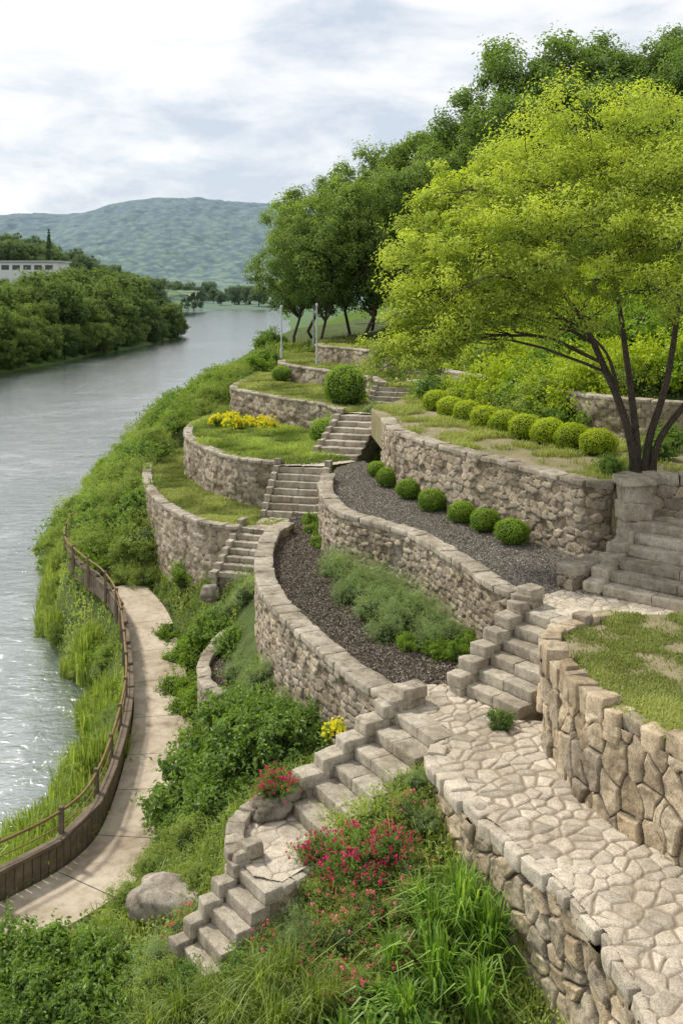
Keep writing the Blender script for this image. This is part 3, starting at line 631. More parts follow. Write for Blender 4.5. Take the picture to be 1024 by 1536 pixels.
def bladesq(p, h, w, lean=.35, curve=.3):
    k = len(p); h = np.broadcast_to(h, (k,))[:, None]; w = np.broadcast_to(w, (k,))[:, None]
    a = R.random(k) * 2 * np.pi; d = np.stack([np.cos(a), np.sin(a), a * 0], 1); s = np.stack([-d[:, 1], d[:, 0], a * 0], 1)
    ln = np.abs(R.normal(0, lean, (k, 1)))
    up = np.array([0, 0, 1.])
    m1 = p + up * h * .45 + d * h * ln * .3; m2 = p + up * h * .8 + d * h * ln * .75; e = p + up * h * (1 - ln * curve) + d * h * ln * 1.3
    V = np.stack([p - s * w / 2, p + s * w / 2, m1 - s * w * .45, m1 + s * w * .45, m2 - s * w * .3, m2 + s * w * .3, e - s * w * .04, e + s * w * .04], 1).reshape(-1, 3)
    o = (np.arange(k) * 8)[:, None]; Q = np.stack([o + [0, 1, 3, 2], o + [2, 3, 5, 4], o + [4, 5, 7, 6]], 1).reshape(-1, 4)
    return V, Q
def leafmesh(name, parts):
    V = []; Q = []; L = []; I = []; mats = []; n = 0
    for v, q, l, m in parts:
        if m not in mats: mats.append(m)
        V.append(v); Q.append(q + n); n += len(v); L.append(l); I.append(np.full(len(q), mats.index(m)))
    return qmesh(name, np.vstack(V), np.vstack(Q), mats, fattrs={'lv': np.concatenate(L)}, midx=np.concatenate(I))
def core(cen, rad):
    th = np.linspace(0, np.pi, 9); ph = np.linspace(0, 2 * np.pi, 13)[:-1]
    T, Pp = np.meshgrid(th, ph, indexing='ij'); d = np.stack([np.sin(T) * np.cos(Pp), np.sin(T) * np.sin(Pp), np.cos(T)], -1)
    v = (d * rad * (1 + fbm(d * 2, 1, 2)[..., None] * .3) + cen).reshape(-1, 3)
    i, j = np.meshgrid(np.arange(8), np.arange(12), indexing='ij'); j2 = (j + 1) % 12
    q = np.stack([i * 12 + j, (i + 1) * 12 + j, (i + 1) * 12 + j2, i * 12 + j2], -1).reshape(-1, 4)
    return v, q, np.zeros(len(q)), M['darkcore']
def shrub_mesh(name, m, leaf=.1, clumps=12, nsub=8, nleaf=35, asp=.5, h=1.0, flower=None, fn=0, fs=.06, up=.35, cr=.42, wisps=0):
    d = unit(R.normal(size=(clumps, 3))); d[:, 2] = np.abs(d[:, 2]); r = R.uniform(.35, .85, (clumps, 1))
    cen = d * r * [1, 1, h] + [0, 0, .15]; rad = R.uniform(cr * .6, cr * 1.2, clumps)
    p, n, lv = cloud(cen, rad, nsub, nleaf, .5, up)
    if wisps:
        dd = unit(R.normal(size=(wisps, 3)) + [0, 0, 1.0]); dd[:, 2] = np.abs(dd[:, 2]); t = R.uniform(.5, 1.3, (wisps, 14, 1))
        q = dd[:, None] * t * [1, 1, h] + R.normal(0, .035, (wisps, 14, 3)) + [0, 0, .1]
        p = np.vstack([p, q.reshape(-1, 3)]); n = np.vstack([n, unit(R.normal(size=(wisps * 14, 3)) + [0, 0, .4])]); lv = np.r_[lv, np.clip(.6 + (R.random(wisps * 14) - .5) * .5, 0, 1)]
    ok = p[:, 2] > -.15; p, n, lv = p[ok], n[ok], lv[ok]
    V, Q = leafq(p, n, leaf * R.uniform(.7, 1.3, len(p)), leaf * asp * R.uniform(.7, 1.3, len(p)))
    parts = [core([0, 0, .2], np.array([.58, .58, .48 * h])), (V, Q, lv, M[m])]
    if flower:
        k = R.integers(0, clumps, fn); dd = unit(R.normal(size=(fn, 3)) + [0, -.1, .5]); fp = cen[k] + dd * rad[k][:, None] * 1.15
        for _ in range(3):
            V, Q = leafq(np.repeat(fp, 3, 0) + R.normal(0, fs * .35, (fn * 3, 3)), unit(np.repeat(dd, 3, 0) + R.normal(0, .7, (fn * 3, 3))), fs, fs * .8, .2)
            parts.append((V, Q, R.random(len(Q)), M[flower]))
    return leafmesh(name, parts)
SH = {
 'leafy': [shrub_mesh('leafy', 'l_shrub', .115, 18, 9, 34, .5, wisps=60) for _ in range(3)],
 'dark': [shrub_mesh('darkleaf', 'l_dark', .10, 16, 9, 34, .5) for _ in range(2)],
 'bank': [shrub_mesh('bankleaf', 'l_bank', .07, 20, 10, 48, .4, .95, wisps=80) for _ in range(4)],
 'sage': [shrub_mesh('sageleaf', 'l_sage', .075, 18, 9, 38, .25, 1.0, up=.8, wisps=160) for _ in range(3)],
 'fresh': [shrub_mesh('freshleaf', 'l_box', .09, 16, 9, 38, .5, wisps=50) for _ in range(2)],
 'golden': [shrub_mesh('goldleaf', 'l_lime', .09, 16, 9, 38, .5, wisps=50) for _ in range(2)],
 'yellowf': [shrub_mesh('yellowflower', 'l_box', .09, 14, 8, 30, .5, .8, 'f_yel', 190, .11) for _ in range(2)],
 'magf': [shrub_mesh('magentaflower', 'l_shrub', .07, 16, 9, 38, .4, .8, 'f_mag', 130, .078, wisps=100) for _ in range(2)],
 'pinkf': [shrub_mesh('pinkflower', 'l_bank', .06, 14, 8, 30, .35, .9, 'f_pink', 28, .08, wisps=110) for _ in range(2)],
}
def reed_mesh():
    n = 520; a = R.random(n) * 6.28; r = .8 * R.random(n) ** .6; p = np.stack([np.cos(a) * r, np.sin(a) * r, a * 0 - .1], 1)
    V, Q = bladesq(p, 1.35 * R.uniform(.5, 1.1, n), .055 * R.uniform(.6, 1.3, n), .3, .4)
    return leafmesh('reed', [(V, Q, np.repeat(R.random(n), 3), M['grass'])])
SH['reed'] = [reed_mesh() for _ in range(3)]
def ball_mesh(name, m, flat=.85, ls=.055, N=5200):
    d = unit(R.normal(size=(N, 3))); d = d[d[:, 2] > -.55]; w = 1 + fbm(d, 2.2, 3)[:, None] * .22
    p = d * w * R.uniform(.86, 1.05, (len(d), 1)) * [1, 1, flat]; n = unit(d + R.normal(0, .45, d.shape))
    V, Q = leafq(p, n, ls * R.uniform(.7, 1.5, len(p)) * 1.5, ls)
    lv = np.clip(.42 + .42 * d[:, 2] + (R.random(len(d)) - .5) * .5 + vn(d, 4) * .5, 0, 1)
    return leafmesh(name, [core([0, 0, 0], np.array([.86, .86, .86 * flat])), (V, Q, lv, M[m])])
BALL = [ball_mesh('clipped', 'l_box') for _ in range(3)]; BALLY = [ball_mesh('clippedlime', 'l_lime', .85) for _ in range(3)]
def put(me, name, label, cat, x, y, r, group=None, rz=1.0, z=None, dz=0, sxy=(1, 1)):
    if z is None: z = float(ground(np.array([x]), np.array([y]))[0])
    o = ob(name, me, label, cat, group=group, loc=(x, y, z + dz)); o.scale = (r * sxy[0], r * sxy[1], r * rz)
    o.rotation_euler = (0, 0, R.uniform(0, 6.28)); return o
for i, (px, py, r) in enumerate([(566, 715, .27), (583, 730, .32), (614, 748, .31), (648, 766, .32), (692, 784, .30), (727, 797, .31), (768, 816, .33)]):
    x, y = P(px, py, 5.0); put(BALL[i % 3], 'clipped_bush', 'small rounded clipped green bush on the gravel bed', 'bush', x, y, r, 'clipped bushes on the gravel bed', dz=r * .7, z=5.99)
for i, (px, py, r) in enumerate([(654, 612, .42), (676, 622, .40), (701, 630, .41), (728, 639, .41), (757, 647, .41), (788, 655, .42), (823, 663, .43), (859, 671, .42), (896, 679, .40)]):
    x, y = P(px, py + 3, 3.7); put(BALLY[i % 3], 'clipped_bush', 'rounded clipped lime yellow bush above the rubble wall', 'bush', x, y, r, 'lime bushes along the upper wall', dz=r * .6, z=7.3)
x, y = P(518, 607, 4.1); put(ball_mesh('cube_hedge', 'l_box', 1.0), 'clipped_shrub', 'tall squarish clipped green shrub beside the steps', 'bush', x, y, .72, dz=.65, rz=1.1)
x, y = P(488, 660, 5.1); put(BALL[0], 'clipped_shrub', 'loosely clipped shrub at the edge of flower terrace', 'bush', x, y - .3, .55, z=5.8, dz=.4)
x, y = P(422, 570, 4.0); put(BALL[1], 'clipped_shrub', 'small clipped green shrub on stepped terrace', 'bush', x, y, .42, dz=.4)

def S(kind, px, py, D, r, label, cat='shrub', rz=1.0, name='shrub', group=None, z=None):
    x, y = P(px, py, D); me = SH[kind][int(R.integers(0, len(SH[kind])))]
    return put(me, name, label, cat, x, y, r, group, rz, z=z)
for px, py, D, r in [(300, 1170, 8.2, .85), (360, 1160, 7.8, .9), (415, 1130, 7.4, .8), (330, 1235, 8.1, .65), (455, 1100, 7.2, .62), (275, 1235, 8.5, .55), (390, 1090, 7.4, .65), (265, 1195, 8.7, .48), (350, 1100, 8.0, .75)]:
    S('leafy', px, py, D, r, 'large leafy green shrub below the curved wall', group='leafy shrubs below the curved wall')
for px, py, D, r in [(300, 940, 8.0, .7), (275, 1000, 8.6, .55), (330, 915, 7.6, .6), (300, 1060, 8.8, .5), (350, 945, 7.5, .5), (290, 1110, 8.9, .48), (283, 1040, 8.8, .45), (268, 960, 8.6, .42), (250, 920, 8.4, .42)]:
    S('fresh' if px < 310 else 'leafy', px, py, D, r, 'dense green shrub between footpath and curved wall', group='shrubs beside the footpath')
for px, py, D, r in [(372, 890, 7.2, .5), (380, 950, 7.3, .45), (395, 1020, 7.3, .45), (355, 990, 7.6, .4), (350, 900, 7.4, .45), (430, 1060, 7.3, .35)]:
    S('sage', px, py, D, r, 'soft sage green bush at the foot of curved wall', group='sage bushes at the wall foot')
for px, py, r in [(500, 862, .40), (522, 875, .5), (545, 892, .5), (570, 905, .52), (530, 905, .42), (595, 918, .5), (560, 930, .45), (620, 935, .5), (650, 952, .42), (600, 945, .45), (640, 975, .36), (508, 840, .35), (675, 968, .34), (580, 960, .36)]:
    S('sage', px, py, 6.1, r, 'feathery grey green plant growing on the mulch bed', rz=1.15, group='feathery plants on the mulch bed', z=4.9)
for px, py, r in [(655, 985, .28), (685, 990, .28), (705, 975, .3), (470, 800, .25), (480, 820, .28), (465, 785, .25), (610, 975, .25), (700, 950, .3)]:
    S('fresh', px, py, 6.1, r, 'low fresh green plant on the mulch bed', group='low green plants on the mulch bed', z=4.9)
S('dark', 750, 1090, 6.0, .24, 'small dark tuft growing on flagstones at the stair foot')
put(SH['yellowf'][0], 'shrub', 'small yellow flowering plant beside the stone steps', 'flower plant', -.08, 14.2, .2, z=4.6)
put(SH['magf'][0], 'shrub', 'magenta flowering plant among rocks beside steps', 'flower plant', -.84, 13.35, .28, rz=1.3, z=4.2)
put(SH['magf'][1], 'shrub', 'magenta flowering plant among rocks beside steps', 'flower plant', -.95, 13.25, .18, rz=1.3, z=4.25)
for px, py, r in [(330, 640, .5), (350, 645, .5), (385, 645, .5), (405, 648, .45), (365, 640, .4), (345, 632, .4)]:
    S('yellowf', px, py, 5.2, r, 'bright yellow flowering plant on the terrace', 'flower plant', group='yellow flowers on the terrace')
for px, py, D, r in [(545, 1300, 7.0, .40), (500, 1315, 7.1, .32), (590, 1290, 6.9, .34), (472, 1310, 7.2, .28), (560, 1345, 7.2, .28)]:
    S('magf', px, py, D, r, 'magenta flowering shrub below the stone steps', 'flower plant', group='magenta flowers below the steps')
for i, (x, y, z, r) in enumerate([(-.26, 11.75, 3.62, .28), (-.52, 11.45, 3.5, .28), (-.82, 11.22, 3.4, .28), (-1.1, 11.0, 3.25, .30), (-1.4, 10.85, 3.1, .30), (-.3, 11.3, 3.4, .30), (-.8, 10.85, 3.1, .28), (-1.75, 10.95, 3.0, .30), (-2.1, 11.2, 2.95, .34), (-2.15, 11.65, 2.95, .32), (-1.9, 12.1, 3.05, .30), (-1.7, 11.15, 3.1, .24)]):
    k = ('bank', 'sage', 'pinkf', 'leafy')[i % 4]
    put(SH[k][int(R.integers(0, 2))], 'shrub', 'soft green plant overgrowing the rough steps', 'shrub', x, y, r, 'plants beside the rough steps', z=z, rz=1.15)
for px, py, D, r in [(520, 1440, 7.6, .32), (560, 1400, 7.4, .30), (500, 1500, 7.7, .3), (610, 1390, 7.3, .32), (470, 1420, 7.5, .30), (545, 1500, 7.6, .3), (600, 1460, 7.5, .3), (615, 1270, 6.9, .28), (490, 1370, 7.4, .28), (525, 1385, 7.4, .25), (620, 1340, 7.1, .28), (450, 1480, 7.7, .28)]:
    S('pinkf', px, py, D, r, 'light plant dotted with small pink flowers', 'flower plant', group='pink dotted plants in the garden')
for px, py, D, r in [(400, 1500, 7.8, .3), (440, 1450, 7.6, .28)]:
    S('sage', px, py, D, r, 'pale grey green feathery plant beside rough steps', rz=1.4, group='pale feathery plants', z=CAMH - D)
for px, py, r in [(20, 1480, .62), (85, 1460, .62), (150, 1480, .6), (50, 1540, .65), (210, 1520, .5), (130, 1550, .62), (-20, 1440, .6), (190, 1570, .55), (250, 1570, .42), (0, 1590, .6)]:
    S('leafy', px, py, 8.5, r, 'broad leafy green shrub in the garden bed', group='leafy shrubs in the garden bed', z=2.3)
for px, py, D, r in [(255, 1290, 8.8, .42), (235, 1330, 8.9, .36), (195, 1390, 8.8, .36), (165, 1440, 8.6, .36), (290, 1290, 8.3, .38), (275, 1260, 8.6, .42), (100, 1440, 8.8, .28), (300, 1340, 8.0, .25)]:
    S('bank', px, py, D, r, 'low bright green groundcover bush by the footpath', group='low bushes by the footpath')
cnt = 0
while cnt < 215:
    y = R.uniform(26, 50); x = R.uniform(-11.5, -2.5)
    z = float(rawland(np.array([x]), np.array([y]))[0])
    if interrace(np.array([x]), np.array([y]))[0] or z < .4: continue
    if np.hypot(pc[:, 0] - x, pc[:, 1] - y).min() < 1.15: continue
    if np.hypot(pfull[:, 0] + nfull[:, 0] * .68 - x, pfull[:, 1] + nfull[:, 1] * .68 - y).min() < .6: continue
    k = 'bank' if R.random() < .7 else ('fresh' if R.random() < .45 else 'leafy')
    put(SH[k][int(R.integers(0, len(SH[k])))], 'slope_shrub', 'soft yellow green shrub covering the riverside slope', 'shrub', x, y, R.uniform(.45, 1.1) if y < 40 or x > -9 else R.uniform(.4, .8), 'shrubs on the riverside slope', dz=-.1, rz=R.uniform(.75, 1.15)); cnt += 1
for x, y, r in [(-5.8, 29.3, .6), (-6.4, 29.4, .55), (-6.3, 30.2, .8), (-7.0, 30.3, .6), (-7.2, 31.0, .7), (-7.7, 32.2, .7), (-8.0, 33.8, .7), (-7.0, 31.9, .8), (-8.1, 35.5, .8)]:
    put(SH['bank'][int(R.integers(0, 4))], 'slope_shrub', 'soft yellow green shrub overgrowing the footpath bend', 'shrub', x, y, r, 'shrubs on the riverside slope', z=2.2)
cnt = 0
while cnt < 170:
    k = int(R.integers(30, len(pfull))); q = R.uniform(1.0, 2.9); x, y = pfull[k, :2] + nfull[k] * q
    z = float(rawland(np.array([x]), np.array([y]))[0])
    if z < -.15 or z > 2.2 or y < 13: continue
    if np.hypot(pfull[:, 0] - x, pfull[:, 1] - y).min() < .97: continue
    kk = 'reed' if R.random() < .45 else ('sage' if R.random() < .3 else 'bank')
    put(SH[kk][int(R.integers(0, 3))], 'reed_clump', 'tall soft green plant between footpath and river', 'plant', x, y, R.uniform(.35, .6) if kk == 'reed' else R.uniform(.28, .5), 'plants between footpath and river', rz=1.3, dz=-.1); cnt += 1
for px, py, D, r in [(148, 895, 8.4, .5), (405, 545, 4.6, .9), (395, 560, 5.0, .7), (200, 690, 6.6, .8), (160, 740, 7.8, .7), (330, 600, 5.6, .8), (300, 612, 5.8, .8), (255, 632, 6.1, .8)]:
    S('fresh' if px < 200 else 'leafy', px, py, D, r, 'rounded green shrub on the riverbank edge')
for px, py, D, r in [(550, 680, 4.95, .35), (560, 655, 4.9, .35), (640, 600, 3.8, .4), (830, 640, 3.6, .5), (800, 630, 3.5, .5), (985, 690, 3.7, .4), (915, 715, 3.7, .35), (860, 600, 3.0, .6), (1000, 650, 3.3, .5), (700, 590, 3.3, .7), (760, 600, 3.3, .6)]:
    S('leafy' if px > 700 else 'sage', px, py, D, r, 'wild green shrub near the stone wall')
for i, t in enumerate(np.linspace(0, 1, 13)):
    x = 3.0 + 2.55 * t + R.normal(0, .12); y = 32.6 - 5.6 * t - .3
    put(SH[('golden', 'leafy', 'bank')[i % 3]][int(R.integers(0, 2))], 'shrub', 'loose green shrub hiding the mossy wall', 'shrub', x, y, R.uniform(.5, .8), 'shrubs along the mossy wall', z=7.3)
cnt = 0
while cnt < 150:
    y = R.uniform(24, 50); x = R.uniform(3, .36 * y + 2)
    if interrace(np.array([x]), np.array([y]))[0]: continue
    k = 'golden' if R.random() < .5 else ('bank' if R.random() < .5 else 'fresh')
    put(SH[k][int(R.integers(0, 2))], 'hillside_shrub', 'dense yellow green shrub on the wooded slope', 'shrub', x, y, R.uniform(.8, 1.5), 'shrubs on the wooded slope', dz=-.1); cnt += 1

# ---------------------------------------------------------------- trees
def branch(a, b_, r0, r1, sag=.1, n=7):
    a = np.array(a, float); b_ = np.array(b_, float); t = np.linspace(0, 1, n)[:, None]; L = np.linalg.norm(b_ - a)
    p = a + (b_ - a) * t; p[:, 2] += (np.sin(t[:, 0] * np.pi) * sag * L); p[1:-1] += R.normal(0, .03 * L, (n - 2, 3))
    return p, np.linspace(r0, r1, n)
def tree_meshes(nm, m, H, crown_r, crown_z0, K, nsub, nleaf, leaf, tr, asp=.6, sub=.45, cs=(.28, .42), stems=1, shape=1.0, vert=.95):
    cz = (H + crown_z0) / 2; rz = (H - crown_z0) / 2
    d = unit(R.normal(size=(K, 3))); rr = R.uniform(.3, .92, (K, 1)) 
    cen = d * rr * [crown_r, crown_r, rz]; tt = (cen[:, 2] / rz + 1) / 2
    cen[:, :2] *= (1.15 - .5 * shape * tt)[:, None]; cen[:, 2] += cz
    rad = R.uniform(cs[0], cs[1], K) * crown_r
    p, n, lv = cloud(cen, np.stack([rad, rad, rad * vert], 1), nsub, nleaf, sub, .3, .3)
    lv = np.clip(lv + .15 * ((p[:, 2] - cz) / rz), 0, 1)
    V, Q = leafq(p, n, leaf * R.uniform(.6, 1.3, len(p)), leaf * asp * R.uniform(.6, 1.3, len(p)))
    cm = leafmesh(nm + '_crown', [(V, Q, lv, M[m])])
    A = Acc(); 
    for s in range(stems):
        top = np.array([R.normal(0, .03 * H), R.normal(0, .03 * H), H * .8]); b0 = np.array([0, 0, -.4])
        pt, ra = branch(b0, top, tr, tr * .2, 0, 9); A.add(tube(pt, ra, 8))
        for k in range(s, K, stems):
            zc = cen[k][2] - .25 * np.linalg.norm(cen[k][:2]) - .1 * H; i = int(np.clip(np.interp(zc, pt[:, 2], np.arange(9)), 2, 8))
            q, r_ = branch(pt[i], cen[k], ra[i] * .45, .02, .08); A.add(tube(q, r_, 5))
    return A.mesh(nm + '_trunk', M['bark']), cm
def plant_tree(ms, name, label, x, y, s=1, rz=1, group=None, z=None, cat='tree'):
    if z is None: z = float(ground(np.array([x]), np.array([y]))[0])
    e = ob(name, None, label, cat, group=group, loc=(x, y, z)); e.empty_display_size = .3
    e.scale = (s, s, s * rz); e.rotation_euler = (0, 0, R.uniform(0, 6.28))
    ob('trunk', ms[0], parent=e); ob('crown', ms[1], parent=e); return e
GR = [tree_meshes('grove', 'l_grove', 10, 2.9, 1.4, 54, 10, 52, .165, .11, cs=(.22, .40), shape=.5, sub=.55) for _ in range(3)]
DK = [tree_meshes('hilltree', 'l_dark', 12, 3.8, 1.6, 52, 11, 48, .21, .2, cs=(.2, .38), shape=.6, sub=.55) for _ in range(3)]
for i, (x, y, s, rz) in enumerate([(-2.6, 55, .82, 1), (-1.1, 52, .82, .95), (.2, 56, .95, 1), (1.4, 53, .92, 1.0), (2.9, 56, 1.02, 1), (4.3, 53, 1.0, 1), (6.4, 57, 1.15, 1), (1.6, 62, 1.18, 1.05), (4.2, 63, 1.32, 1.0), (-1.6, 60, .98, 1), (5.6, 52, 1.0, 1)]):
    plant_tree(GR[i % 3], 'grove_tree', 'slender leafy deciduous tree in the riverside grove', x, y, s, rz, 'trees of the riverside grove', z=8.0)
for i, (x, y, s, rz) in enumerate([(8.3, 60, 1.05, 1), (10.0, 55, .98, 1.0), (11.9, 58, 1.1, 1.08), (14, 56, .95, 1.0), (15.8, 59, .98, 1.0), (17.5, 55, .88, 1), (20, 60, .9, 1), (9, 50, .75, 1), (13, 49, .78, 1), (17, 48, .8, 1), (6.9, 66, 1.05, 1.0), (22, 52, .85, 1), (11, 43, .6, 1), (15, 40, .6, 1), (19, 45, .7, 1)]):
    plant_tree(DK[i % 3], 'hillside_tree', 'tall dark green deciduous tree on the hillside', x, y, s, rz, 'dark trees on the hillside')
# golden tree
bz = 7.25; C0 = np.array([6.2, 20.0, 11.1])
K1 = 70; d = unit(R.normal(size=(K1, 3)) + [0, 0, .3]); d[:, 2] = np.where(d[:, 2] < -.12, -d[:, 2], d[:, 2])
cen = C0 + d * R.uniform(.62, .95, (K1, 1)) * [4.8, 4.0, 3.95]
K2 = 16; d = unit(R.normal(size=(K2, 3))); cen = np.vstack([cen, C0 + d * [2.6, 2.4, 1.4] + [0, 0, 1.0]])
ex = [(640, 465, 18.6), (630, 420, 19.5), (655, 500, 18.2), (620, 495, 19.2), (605, 520, 19.0), (590, 535, 18.8), (630, 530, 18.4), (710, 490, 18.0), (740, 465, 17.6), (630, 380, 19), (690, 430, 18), (640, 340, 20), (690, 270, 20), (790, 450, 17.6), (720, 380, 17.2), (770, 420, 17), (700, 340, 18), (850, 470, 18), (618, 400, 20), (740, 290, 18), (655, 300, 20), (820, 400, 16.8), (900, 420, 17), (870, 340, 16.6), (780, 340, 17), (615, 450, 19), (670, 390, 18)]
nx_ = len(ex)
cen = np.vstack([cen, [((a - 512) * y / F, y, CAMH - (b_ - HZ) * y / F) for a, b_, y in ex]])
rad = R.uniform(.7, 1.15, len(cen)); rad[-nx_:] = R.uniform(.5, .85, nx_)
p, n, lv = cloud(cen, np.stack([rad, rad, rad * .72], 1), 14, 104, .44, .5, .45, .6)
ok = ~((p[:, 2] < 10.2) & (p[:, 0] > 3.9)); p, n, lv = p[ok], n[ok], lv[ok]
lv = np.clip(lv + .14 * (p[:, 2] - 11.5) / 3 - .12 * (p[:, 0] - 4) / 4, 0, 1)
V, Q = leafq(p, n, .078 * R.uniform(.7, 1.4, len(p)), .032 * R.uniform(.7, 1.3, len(p)))
gt = ob('golden_tree', None, 'spreading multi-stemmed tree with bright yellow green foliage above the rubble wall', 'tree', loc=(5.75, 19.4, bz))
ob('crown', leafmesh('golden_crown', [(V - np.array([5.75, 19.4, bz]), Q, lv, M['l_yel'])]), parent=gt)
stems = [([(5.72, 19.4, 7.0), (5.66, 19.4, 7.8), (5.45, 19.4, 8.6), (5.1, 19.3, 9.4), (4.6, 19.2, 10.4), (3.9, 19.4, 11.4), (3.2, 19.6, 12.4)], .095),
         ([(5.35, 19.3, 9.0), (5.0, 19.0, 9.8), (4.2, 18.8, 10.4), (3.2, 18.7, 10.9), (2.2, 18.8, 11.1)], .03),
         ([(5.78, 19.45, 7.0), (5.75, 19.45, 8.0), (5.6, 19.6, 9.6), (5.4, 19.8, 11.2), (5.0, 20, 13)], .085),
         ([(5.88, 19.4, 7.0), (5.98, 19.4, 8.0), (6.3, 19.3, 9.2), (6.6, 19.5, 10.8), (6.9, 20, 12.8)], .085),
         ([(5.97, 19.35, 7.0), (6.14, 19.3, 8.0), (6.7, 19.1, 8.9), (7.5, 18.9, 10.1), (8.5, 19, 11.2)], .075)]
A = Acc(); nodes = []
for pts, r in stems:
    c = catmull(pts, .2); rr = np.linspace(r, .025, len(c)); rr[:3] *= 1.3; A.add(tube(c, rr, 10)); nodes += [(q, w) for q, w in zip(c[8:], rr[8:])]
NP = np.array([q[0] for q in nodes]); NR = np.array([q[1] for q in nodes])
for c in cen:
    dd = np.linalg.norm(NP - c, axis=1) + np.where(NP[:, 2] > c[2] - .2, 3, 0); k = dd.argmin()
    q, r_ = branch(NP[k], c, min(NR[k] * .5, .034), .009, .12, 9); A.add(tube(q, r_, 5))
    for _ in range(4):
        e = c + R.normal(0, .6, 3) * [1, 1, .4]; k2 = int(R.integers(3, 8)); q2, r2 = branch(q[k2], e, .013, .006, .05); A.add(tube(q2, r2, 4))
A.V = [v - np.array([5.75, 19.4, bz]) for v in A.V]
ob('trunk', A.mesh('golden_trunk', M['bark']), parent=gt)
# far trees
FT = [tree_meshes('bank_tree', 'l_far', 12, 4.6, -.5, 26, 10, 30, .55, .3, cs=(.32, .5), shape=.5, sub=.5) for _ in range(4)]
FX = lambda y: np.interp(y, [60, 100, 126, 170, 219], [-62, -50, -43, -38, -34.5])
cnt = 0
for row, (off, s0, st) in enumerate([(.8, .40, 3.2), (3.5, .68, 5), (7, 1.1, 7.5), (12, 1.2, 9), (18, 1.05, 9), (25, 1.0, 9)]):
    y = 108 + row * 2
    while y < 222 - off * .3:
        x = FX(y) - off + R.normal(0, .5 if row == 0 else 1.2)
        fs = np.interp(y, [108, 150, 195, 222], [.62, .78, 1.15, .95]) if row > 1 else 1
        plant_tree(FT[cnt % 4], 'bank_tree', 'rounded dark green tree on the opposite riverbank', x, y + R.normal(0, 1), s0 * R.uniform(.7, 1.22) * fs, 1, 'trees on the opposite riverbank', z=.3 + max(0, off - 12) * .06)
        y += st * R.uniform(.8, 1.3); cnt += 1
for i in range(60):
    y = R.uniform(262, 330); x = np.interp(y, [225, 300, 380], [-50, -82, -95]) - R.uniform(0, 70)
    plant_tree(FT[i % 4], 'wooded_hill_tree', 'dark green tree on the wooded rise', x, y, R.uniform(.8, 1.2), 1, 'trees on the wooded rise', z=float(zf(np.array([x]), np.array([y]))[0]))
for i in range(100):
    px = R.uniform(-60, 230); y = R.uniform(350, 430); x = (px - 512) * y / F
    zt = CAMH + (HZ - np.interp(px, [-60, 0, 60, 120, 190, 230], [335, 340, 350, 372, 402, 415])) / F * y
    s = R.uniform(.9, 1.3); plant_tree(FT[i % 4], 'wooded_hill_tree', 'dark green tree on the wooded rise', x, y, s, 1, 'trees on the wooded rise', z=max(1, zt - 12 * s - R.uniform(0, 8)))
for i in range(75):
    y = R.uniform(478, 640); x = R.uniform(-135, -10)
    plant_tree(FT[i % 4], 'distant_tree', 'hazy distant tree along the river bend', x, y, R.uniform(.5, 1.1), 1, 'distant trees at the river bend', z=float(zf(np.array([x]), np.array([y]))[0]))
for i in range(8):
    y = R.uniform(400, 470); x = np.interp(y, [220, 400, 520], [-10, -24, -36]) + R.uniform(3, 16)
    plant_tree(FT[i % 4], 'distant_tree', 'hazy distant tree along the river bend', x, y, R.uniform(.4, .7), 1, 'distant trees at the river bend')
for i in range(4):
    plant_tree(FT[i], 'islet_tree', 'low tree on a small river islet', -76 + i * 3.0, 480 - 8 + i, .35, 1, 'islet trees', z=.3)
p, n, lv = cloud([(0, 0, z) for z in np.arange(1, 11, .8)], [1.3 * (1 - (z / 13)) for z in np.arange(1, 11, .8)], 10, 20, .5)
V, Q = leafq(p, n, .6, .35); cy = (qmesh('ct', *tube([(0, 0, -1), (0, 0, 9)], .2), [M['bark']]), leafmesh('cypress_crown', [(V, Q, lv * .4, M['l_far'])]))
plant_tree(cy, 'cypress_tree', 'dark narrow cypress on the wooded rise', -88, 300, .9, 1, z=18.5)
# ---------------------------------------------------------------- building
be = ob('white_building', None, 'long low white building with window band among trees', 'building', loc=(-78.5, 242, 13.0))
B = Blocks(); B.add((0, 0, 1.2), (11, 5, 2.6), 0, .03, 0); ob('wall', B.mesh('bw', M['white']), parent=be)
B = Blocks(); B.add((0, 0, 4.0), (11.5, 5.4, .2), 0, .03, 0); ob('roof', B.mesh('br', M['metal']), parent=be)
for i in range(8):
    B = Blocks(); B.add((-9.2 + i * 2.6, -5.0, 2.6), (.9, .06, .55), 0, .01, 0); ob('window', B.mesh('bwin', M['glass']), parent=be)
for i, (x, y, s) in enumerate([(-66.5, 236, .75), (-72, 233, .62), (-80, 232, .6), (-63, 240, .9)]):
    plant_tree(FT[i], 'bank_tree', 'rounded dark green tree beside the white building', x, y, s, 1, 'trees on the opposite riverbank', z=6.5)
# ---------------------------------------------------------------- lamp posts
def lamp(px, py, D, h, label):
    x, y = P(px, py, D); z = CAMH - D
    A = Acc(); A.add(tube([(0, 0, -.2), (0, 0, .25), (0, 0, .3), (0, 0, h)], [.06, .06, .035, .028], 8))
    o = ob('lamp_post', A.mesh('pole', M['metal']), label, 'lamp post', loc=(x, y, z), group='slender lamp posts')
    A = Acc(); A.add(tube([(0, 0, h - .02), (0, 0, h + .03), (0, 0, h + .14), (0, 0, h + .17)], [.03, .055, .06, .01], 8)); ob('lamp_head', A.mesh('lh', M['metal']), parent=o)
lamp(422, 530, 3.0, 2.0, 'slender grey lamp post near the river edge'); lamp(475, 548, 3.5, 2.6, 'slender pale lamp post on the terrace lawn'); lamp(606, 566, 3.5, 1.7, 'thin pale post beside the upper steps'); lamp(470, 515, 3.0, 1.8, 'thin pale post beside the grove')
